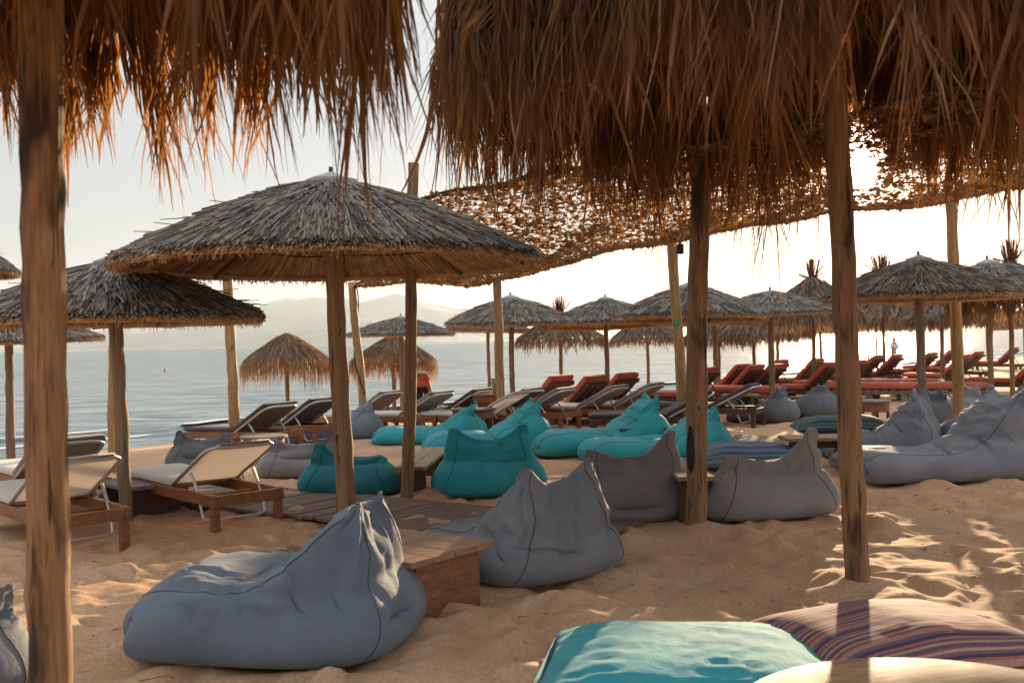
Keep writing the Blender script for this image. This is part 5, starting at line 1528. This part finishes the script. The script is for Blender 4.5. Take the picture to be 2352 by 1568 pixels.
def person_bending():
    Y = 25.5; q = at(972, 905, Y); g0 = float(gz(q[0], Y))
    root = empty('person', (q[0] + .02, Y, g0), R(-8), 'person in a red jersey and black shorts bending forward under the shaggy palm umbrella', 'person')
    J = [(0, 0, .92, .125, .10), (-.03, -.16, 1.03, .135, .10), (-.04, -.34, 1.12, .16, .105), (-.04, -.46, 1.14, .15, .09), (-.05, -.55, 1.12, .055), (-.06, -.63, 1.09, .075, .085), (-.06, -.72, 1.05, .08, .095), (-.06, -.78, 1.02, .055),
         (.16, -.44, 1.10, .07), (.26, -.46, .84, .05), (.30, -.50, .62, .033), (-.24, -.44, 1.10, .07), (-.32, -.50, .84, .05), (-.34, -.58, .62, .033),
         (.10, 0, .86, .10), (.13, -.06, .48, .068), (.13, .04, .09, .042), (.14, -.10, .04, .045), (-.10, 0, .86, .10), (-.13, -.08, .48, .068), (-.13, .02, .09, .042), (-.14, -.12, .04, .045)]
    E = [(0, 1), (1, 2), (2, 3), (3, 4), (4, 5), (5, 6), (6, 7), (3, 8), (8, 9), (9, 10), (3, 11), (11, 12), (12, 13), (0, 14), (14, 15), (15, 16), (16, 17), (0, 18), (18, 19), (19, 20), (20, 21)]
    hand(J, E, 10, (.05, -.1, -1), 1); hand(J, E, 13, (-.02, -.1, -1), -1)
    skinned('body', J, E, M['skin'], root)
    SH = [(0, -.02, .96, .15, .125), (-.03, -.17, 1.04, .16, .125), (-.04, -.34, 1.12, .185, .13), (-.04, -.47, 1.145, .165, .11), (.17, -.44, 1.09, .092), (.215, -.455, .97, .085), (-.25, -.44, 1.09, .092), (-.295, -.46, .97, .085)]
    skinned('jersey', SH, [(0, 1), (1, 2), (2, 3), (3, 4), (4, 5), (3, 6), (6, 7)], M['red_shirt'], root)
    ST = [(0, 0, .93, .15, .125), (.10, -.01, .82, .13), (.13, -.06, .50, .105), (-.10, -.01, .82, .13), (-.13, -.08, .50, .105)]
    so = skinned('shorts', ST, [(0, 1), (1, 2), (0, 3), (3, 4)], M['black_cloth'], root)
    skinned('hair', [(-.06, -.66, 1.15, .08, .07), (-.06, -.74, 1.10, .085, .075), (-.06, -.80, 1.03, .06)], [(0, 1), (1, 2)], M['hair'], root)
    cu = bpy.data.curves.new('shorts_number', 'FONT'); cu.body = '2'; cu.size = .26; cu.extrude = .004
    to = bpy.data.objects.new('shorts_number', cu); COL.objects.link(to)
    dg = bpy.context.evaluated_depsgraph_get(); dg.update()
    me = bpy.data.meshes.new_from_object(to.evaluated_get(dg)); bpy.data.objects.remove(to)
    me.materials.clear(); me.materials.append(M['white_cloth'])
    nt = bpy.data.objects.new('shorts_number', me); COL.objects.link(nt); nt.parent = so
    nt.location = (.08, -.190, .48); nt.rotation_euler = (R(80), 0, 0)


def person_standing():
    Y = 45.0; q = at(2053, 773, Y); g0 = float(gz(q[0], Y))
    root = empty('person', (q[0], Y, g0), R(35), 'man in a white shirt standing by the glittering water, holding a phone', 'person')
    k = (q[2] - g0) / 1.76
    J = [(0, 0, .95, .13, .10), (0, 0, 1.12, .135, .10), (0, .01, 1.32, .165, .11), (0, .01, 1.43, .14, .085), (0, 0, 1.51, .055), (0, -.01, 1.60, .078, .09), (0, -.015, 1.68, .082, .098), (0, -.01, 1.74, .055),
         (.20, 0, 1.40, .065), (.25, -.03, 1.14, .048), (.10, -.30, 1.20, .034), (-.20, 0, 1.40, .065), (-.26, -.03, 1.14, .048), (-.06, -.28, 1.16, .034),
         (.10, 0, .88, .10), (.11, -.01, .50, .068), (.11, .02, .09, .045), (.12, -.12, .04, .045), (-.10, 0, .88, .10), (-.11, -.01, .50, .068), (-.11, .02, .09, .045), (-.12, -.12, .04, .045)]
    E = [(0, 1), (1, 2), (2, 3), (3, 4), (4, 5), (5, 6), (6, 7), (3, 8), (8, 9), (9, 10), (3, 11), (11, 12), (12, 13), (0, 14), (14, 15), (15, 16), (16, 17), (0, 18), (18, 19), (19, 20), (20, 21)]
    hand(J, E, 10, (-.3, -1, .25), 1); hand(J, E, 13, (.4, -1, .2), -1)
    skinned('body', J, E, M['skin'], root)
    skinned('shirt', [(0, 0, .90, .155, .125), (0, 0, 1.12, .155, .12), (0, .01, 1.32, .182, .128), (0, .01, 1.44, .155, .10), (.205, 0, 1.39, .085), (.235, -.015, 1.22, .078), (-.205, 0, 1.39, .085), (-.24, -.015, 1.22, .078)], [(0, 1), (1, 2), (2, 3), (3, 4), (4, 5), (3, 6), (6, 7)], M['white_cloth'], root)
    skinned('shorts', [(0, 0, .92, .15, .12), (.10, 0, .80, .12), (.11, -.01, .52, .095), (-.10, 0, .80, .12), (-.11, -.01, .52, .095)], [(0, 1), (1, 2), (0, 3), (3, 4)], M['taupe'], root)
    skinned('hair', [(0, .0, 1.74, .075, .085), (0, .045, 1.66, .07, .06)], [(0, 1)], M['hair'], root)
    root.scale = (k, k, k)
    ph = MB().add(*cbox(0, 0, 0, .075, .009, .15, .003)).build('phone', M['black'])
    ca, sa = math.cos(R(35)), math.sin(R(35)); l = np.array([.0, -.42, 1.24]) * k
    ph.location = (q[0] + l[0] * ca - l[1] * sa, Y + l[0] * sa + l[1] * ca, g0 + l[2]); ph.rotation_euler = (R(-40), 0, R(35))
    tag(ph, 'dark phone held up by the man in the white shirt', 'phone')


person_bending(); person_standing()


# litter of twigs and shell bits on the sand
def debris():
    g = np.random.default_rng(21); mb = MB(); n = 1500
    x = g.uniform(-4.5, 6, n); y = g.uniform(3.4, 13, n); a = g.uniform(0, PI, n); l = g.uniform(.006, .035, n) * (1 + 2 * (g.random(n) < .06))
    z = gz(x, y) + g.uniform(.0, .025, n)
    P0 = np.stack([x - l * np.cos(a), y - l * np.sin(a), z], 1); P1 = np.stack([x + l * np.cos(a), y + l * np.sin(a), z + g.normal(0, .006, n)], 1)
    mb.add(*prisms(P0, P1, g.uniform(.001, .004, n), .001, 4))
    o = mb.build('beach_litter', straw('twig_litter', [(0, (.05, .03, .02)), (.7, (.16, .1, .06)), (.9, (.5, .45, .4)), (1, (.6, .56, .5))])); tag(o, kind='stuff')


debris()

# ------------------------------------------------------------------ air
HAZE = True
if HAZE:
    V, F4, F3 = cbox(0, 0, 0, 24000, 24000, 620, .01)
    o = MB().add([(-12000, -12000, -4), (12000, -12000, -4), (12000, 12000, -4), (-12000, 12000, -4), (-12000, -12000, 470), (12000, -12000, 470), (12000, 12000, 470), (-12000, 12000, 470)],
                 [[0, 3, 2, 1], [4, 5, 6, 7], [0, 1, 5, 4], [1, 2, 6, 5], [2, 3, 7, 6], [3, 0, 4, 7]]).build('haze')
    hm = bpy.data.materials.new('haze_air'); hm.use_nodes = True; nt = hm.node_tree
    nt.nodes.remove(nt.nodes['Principled BSDF'])
    pv = nt.nodes.new('ShaderNodeVolumePrincipled'); pv.inputs['Color'].default_value = (.76, .88, 1.0, 1); pv.inputs['Density'].default_value = .00009; pv.inputs['Anisotropy'].default_value = .3
    nt.links.new(pv.outputs[0], nt.nodes['Material Output'].inputs['Volume'])
    o.data.materials.append(hm); tag(o, kind='stuff')

# ------------------------------------------------------------------ light
SKY_FILL = .45
w = bpy.data.worlds.new('World'); scene.world = w; w.use_nodes = True
nt = w.node_tree; bg = nt.nodes['Background']
sky = nt.nodes.new('ShaderNodeTexSky'); sky.sky_type = 'NISHITA'; sky.sun_disc = False
sky.sun_elevation = SUN_EL; sky.sun_rotation = SUN_AZ; sky.altitude = 0; sky.air_density = 1.0; sky.dust_density = 1.0; sky.ozone_density = 1.5
tint = nt.nodes.new('ShaderNodeMix'); tint.data_type = 'RGBA'; tint.blend_type = 'MULTIPLY'; tint.inputs[0].default_value = 1.0; tint.inputs[7].default_value = (.97, .97, 1.06, 1)
nt.links.new(sky.outputs[0], tint.inputs[6]); nt.links.new(tint.outputs[2], bg.inputs[0]); bg.inputs[1].default_value = .013
# the sun's own disc and the bright aureole of the hazy sky around it
geo = nt.nodes.new('ShaderNodeTexCoord'); dt = nt.nodes.new('ShaderNodeVectorMath'); dt.operation = 'DOT_PRODUCT'; dt.inputs[1].default_value = tuple(SUND)
nt.links.new(geo.outputs['Generated'], dt.inputs[0])
ac = nt.nodes.new('ShaderNodeMath'); ac.operation = 'ARCCOSINE'; ac.use_clamp = False; nt.links.new(dt.outputs['Value'], ac.inputs[0])
def expo(scale_deg, amp):
    m = nt.nodes.new('ShaderNodeMath'); m.operation = 'MULTIPLY'; m.inputs[1].default_value = -1 / R(scale_deg); nt.links.new(ac.outputs[0], m.inputs[0])
    e = nt.nodes.new('ShaderNodeMath'); e.operation = 'EXPONENT'; nt.links.new(m.outputs[0], e.inputs[0])
    k = nt.nodes.new('ShaderNodeMath'); k.operation = 'MULTIPLY'; k.inputs[1].default_value = amp; nt.links.new(e.outputs[0], k.inputs[0])
    return k.outputs[0]
lt_ = nt.nodes.new('ShaderNodeMath'); lt_.operation = 'LESS_THAN'; lt_.inputs[1].default_value = R(.5); nt.links.new(ac.outputs[0], lt_.inputs[0])
ds = nt.nodes.new('ShaderNodeMath'); ds.operation = 'MULTIPLY'; ds.inputs[1].default_value = 60.0; nt.links.new(lt_.outputs[0], ds.inputs[0])
s1 = nt.nodes.new('ShaderNodeMath'); s1.operation = 'ADD'; nt.links.new(ds.outputs[0], s1.inputs[0]); nt.links.new(expo(1.3, 6.0), s1.inputs[1])
bg2 = nt.nodes.new('ShaderNodeBackground'); bg2.inputs[0].default_value = (1, .86, .66, 1); nt.links.new(s1.outputs[0], bg2.inputs[1])
ad = nt.nodes.new('ShaderNodeAddShader'); nt.links.new(bg.outputs[0], ad.inputs[0]); nt.links.new(bg2.outputs[0], ad.inputs[1])
# fill skylight added to lift the shade, graded brighter overhead
sx = nt.nodes.new('ShaderNodeSeparateXYZ'); nt.links.new(geo.outputs['Generated'], sx.inputs[0])
cl = nt.nodes.new('ShaderNodeMath'); cl.operation = 'MAXIMUM'; cl.inputs[1].default_value = 0.0; nt.links.new(sx.outputs[2], cl.inputs[0])
ov = nt.nodes.new('ShaderNodeMath'); ov.operation = 'MULTIPLY_ADD'; ov.inputs[1].default_value = SKY_FILL * 2 / 3; ov.inputs[2].default_value = SKY_FILL / 3; nt.links.new(cl.outputs[0], ov.inputs[0])
bg3 = nt.nodes.new('ShaderNodeBackground'); bg3.inputs[0].default_value = (.92, .96, 1.0, 1); nt.links.new(ov.outputs[0], bg3.inputs[1])
ad2 = nt.nodes.new('ShaderNodeAddShader'); nt.links.new(ad.outputs[0], ad2.inputs[0]); nt.links.new(bg3.outputs[0], ad2.inputs[1]); nt.links.new(ad2.outputs[0], nt.nodes['World Output'].inputs[0])

sl = bpy.data.lights.new('sun', 'SUN'); sl.energy = 5.0; sl.angle = R(.53); sl.color = (1, .74, .46)
so = bpy.data.objects.new('sun', sl); COL.objects.link(so); so.rotation_euler = Vector(SUND).to_track_quat('Z', 'Y').to_euler(); so.location = (20, 60, 20)

# ------------------------------------------------------------------ camera
cam = bpy.data.cameras.new('camera'); cam.lens = 36 * FPX / 2352; cam.sensor_width = 36; cam.sensor_fit = 'HORIZONTAL'
cam.clip_start = .05; cam.clip_end = 40000
cam.dof.use_dof = True; cam.dof.focus_distance = 9.5; cam.dof.aperture_fstop = 3.2; cam.dof.aperture_blades = 9
co = bpy.data.objects.new('camera', cam); COL.objects.link(co)
mw = Matrix(((_r[0], _u[0], -_f[0], 0), (_r[1], _u[1], -_f[1], 0), (_r[2], _u[2], -_f[2], CAMH), (0, 0, 0, 1)))
co.matrix_world = mw
scene.camera = co
scene.view_settings.view_transform = 'Standard'; scene.view_settings.look = 'None'; scene.view_settings.gamma = 1.0
scene.view_settings.exposure = 1.32
scene.cycles.max_bounces = 8; scene.cycles.transparent_max_bounces = 8; scene.cycles.volume_bounces = 0
scene.cycles.use_denoising = True
for o in bpy.data.objects:
    for k in ('_R', '_rise'):
        if k in o: del o[k]
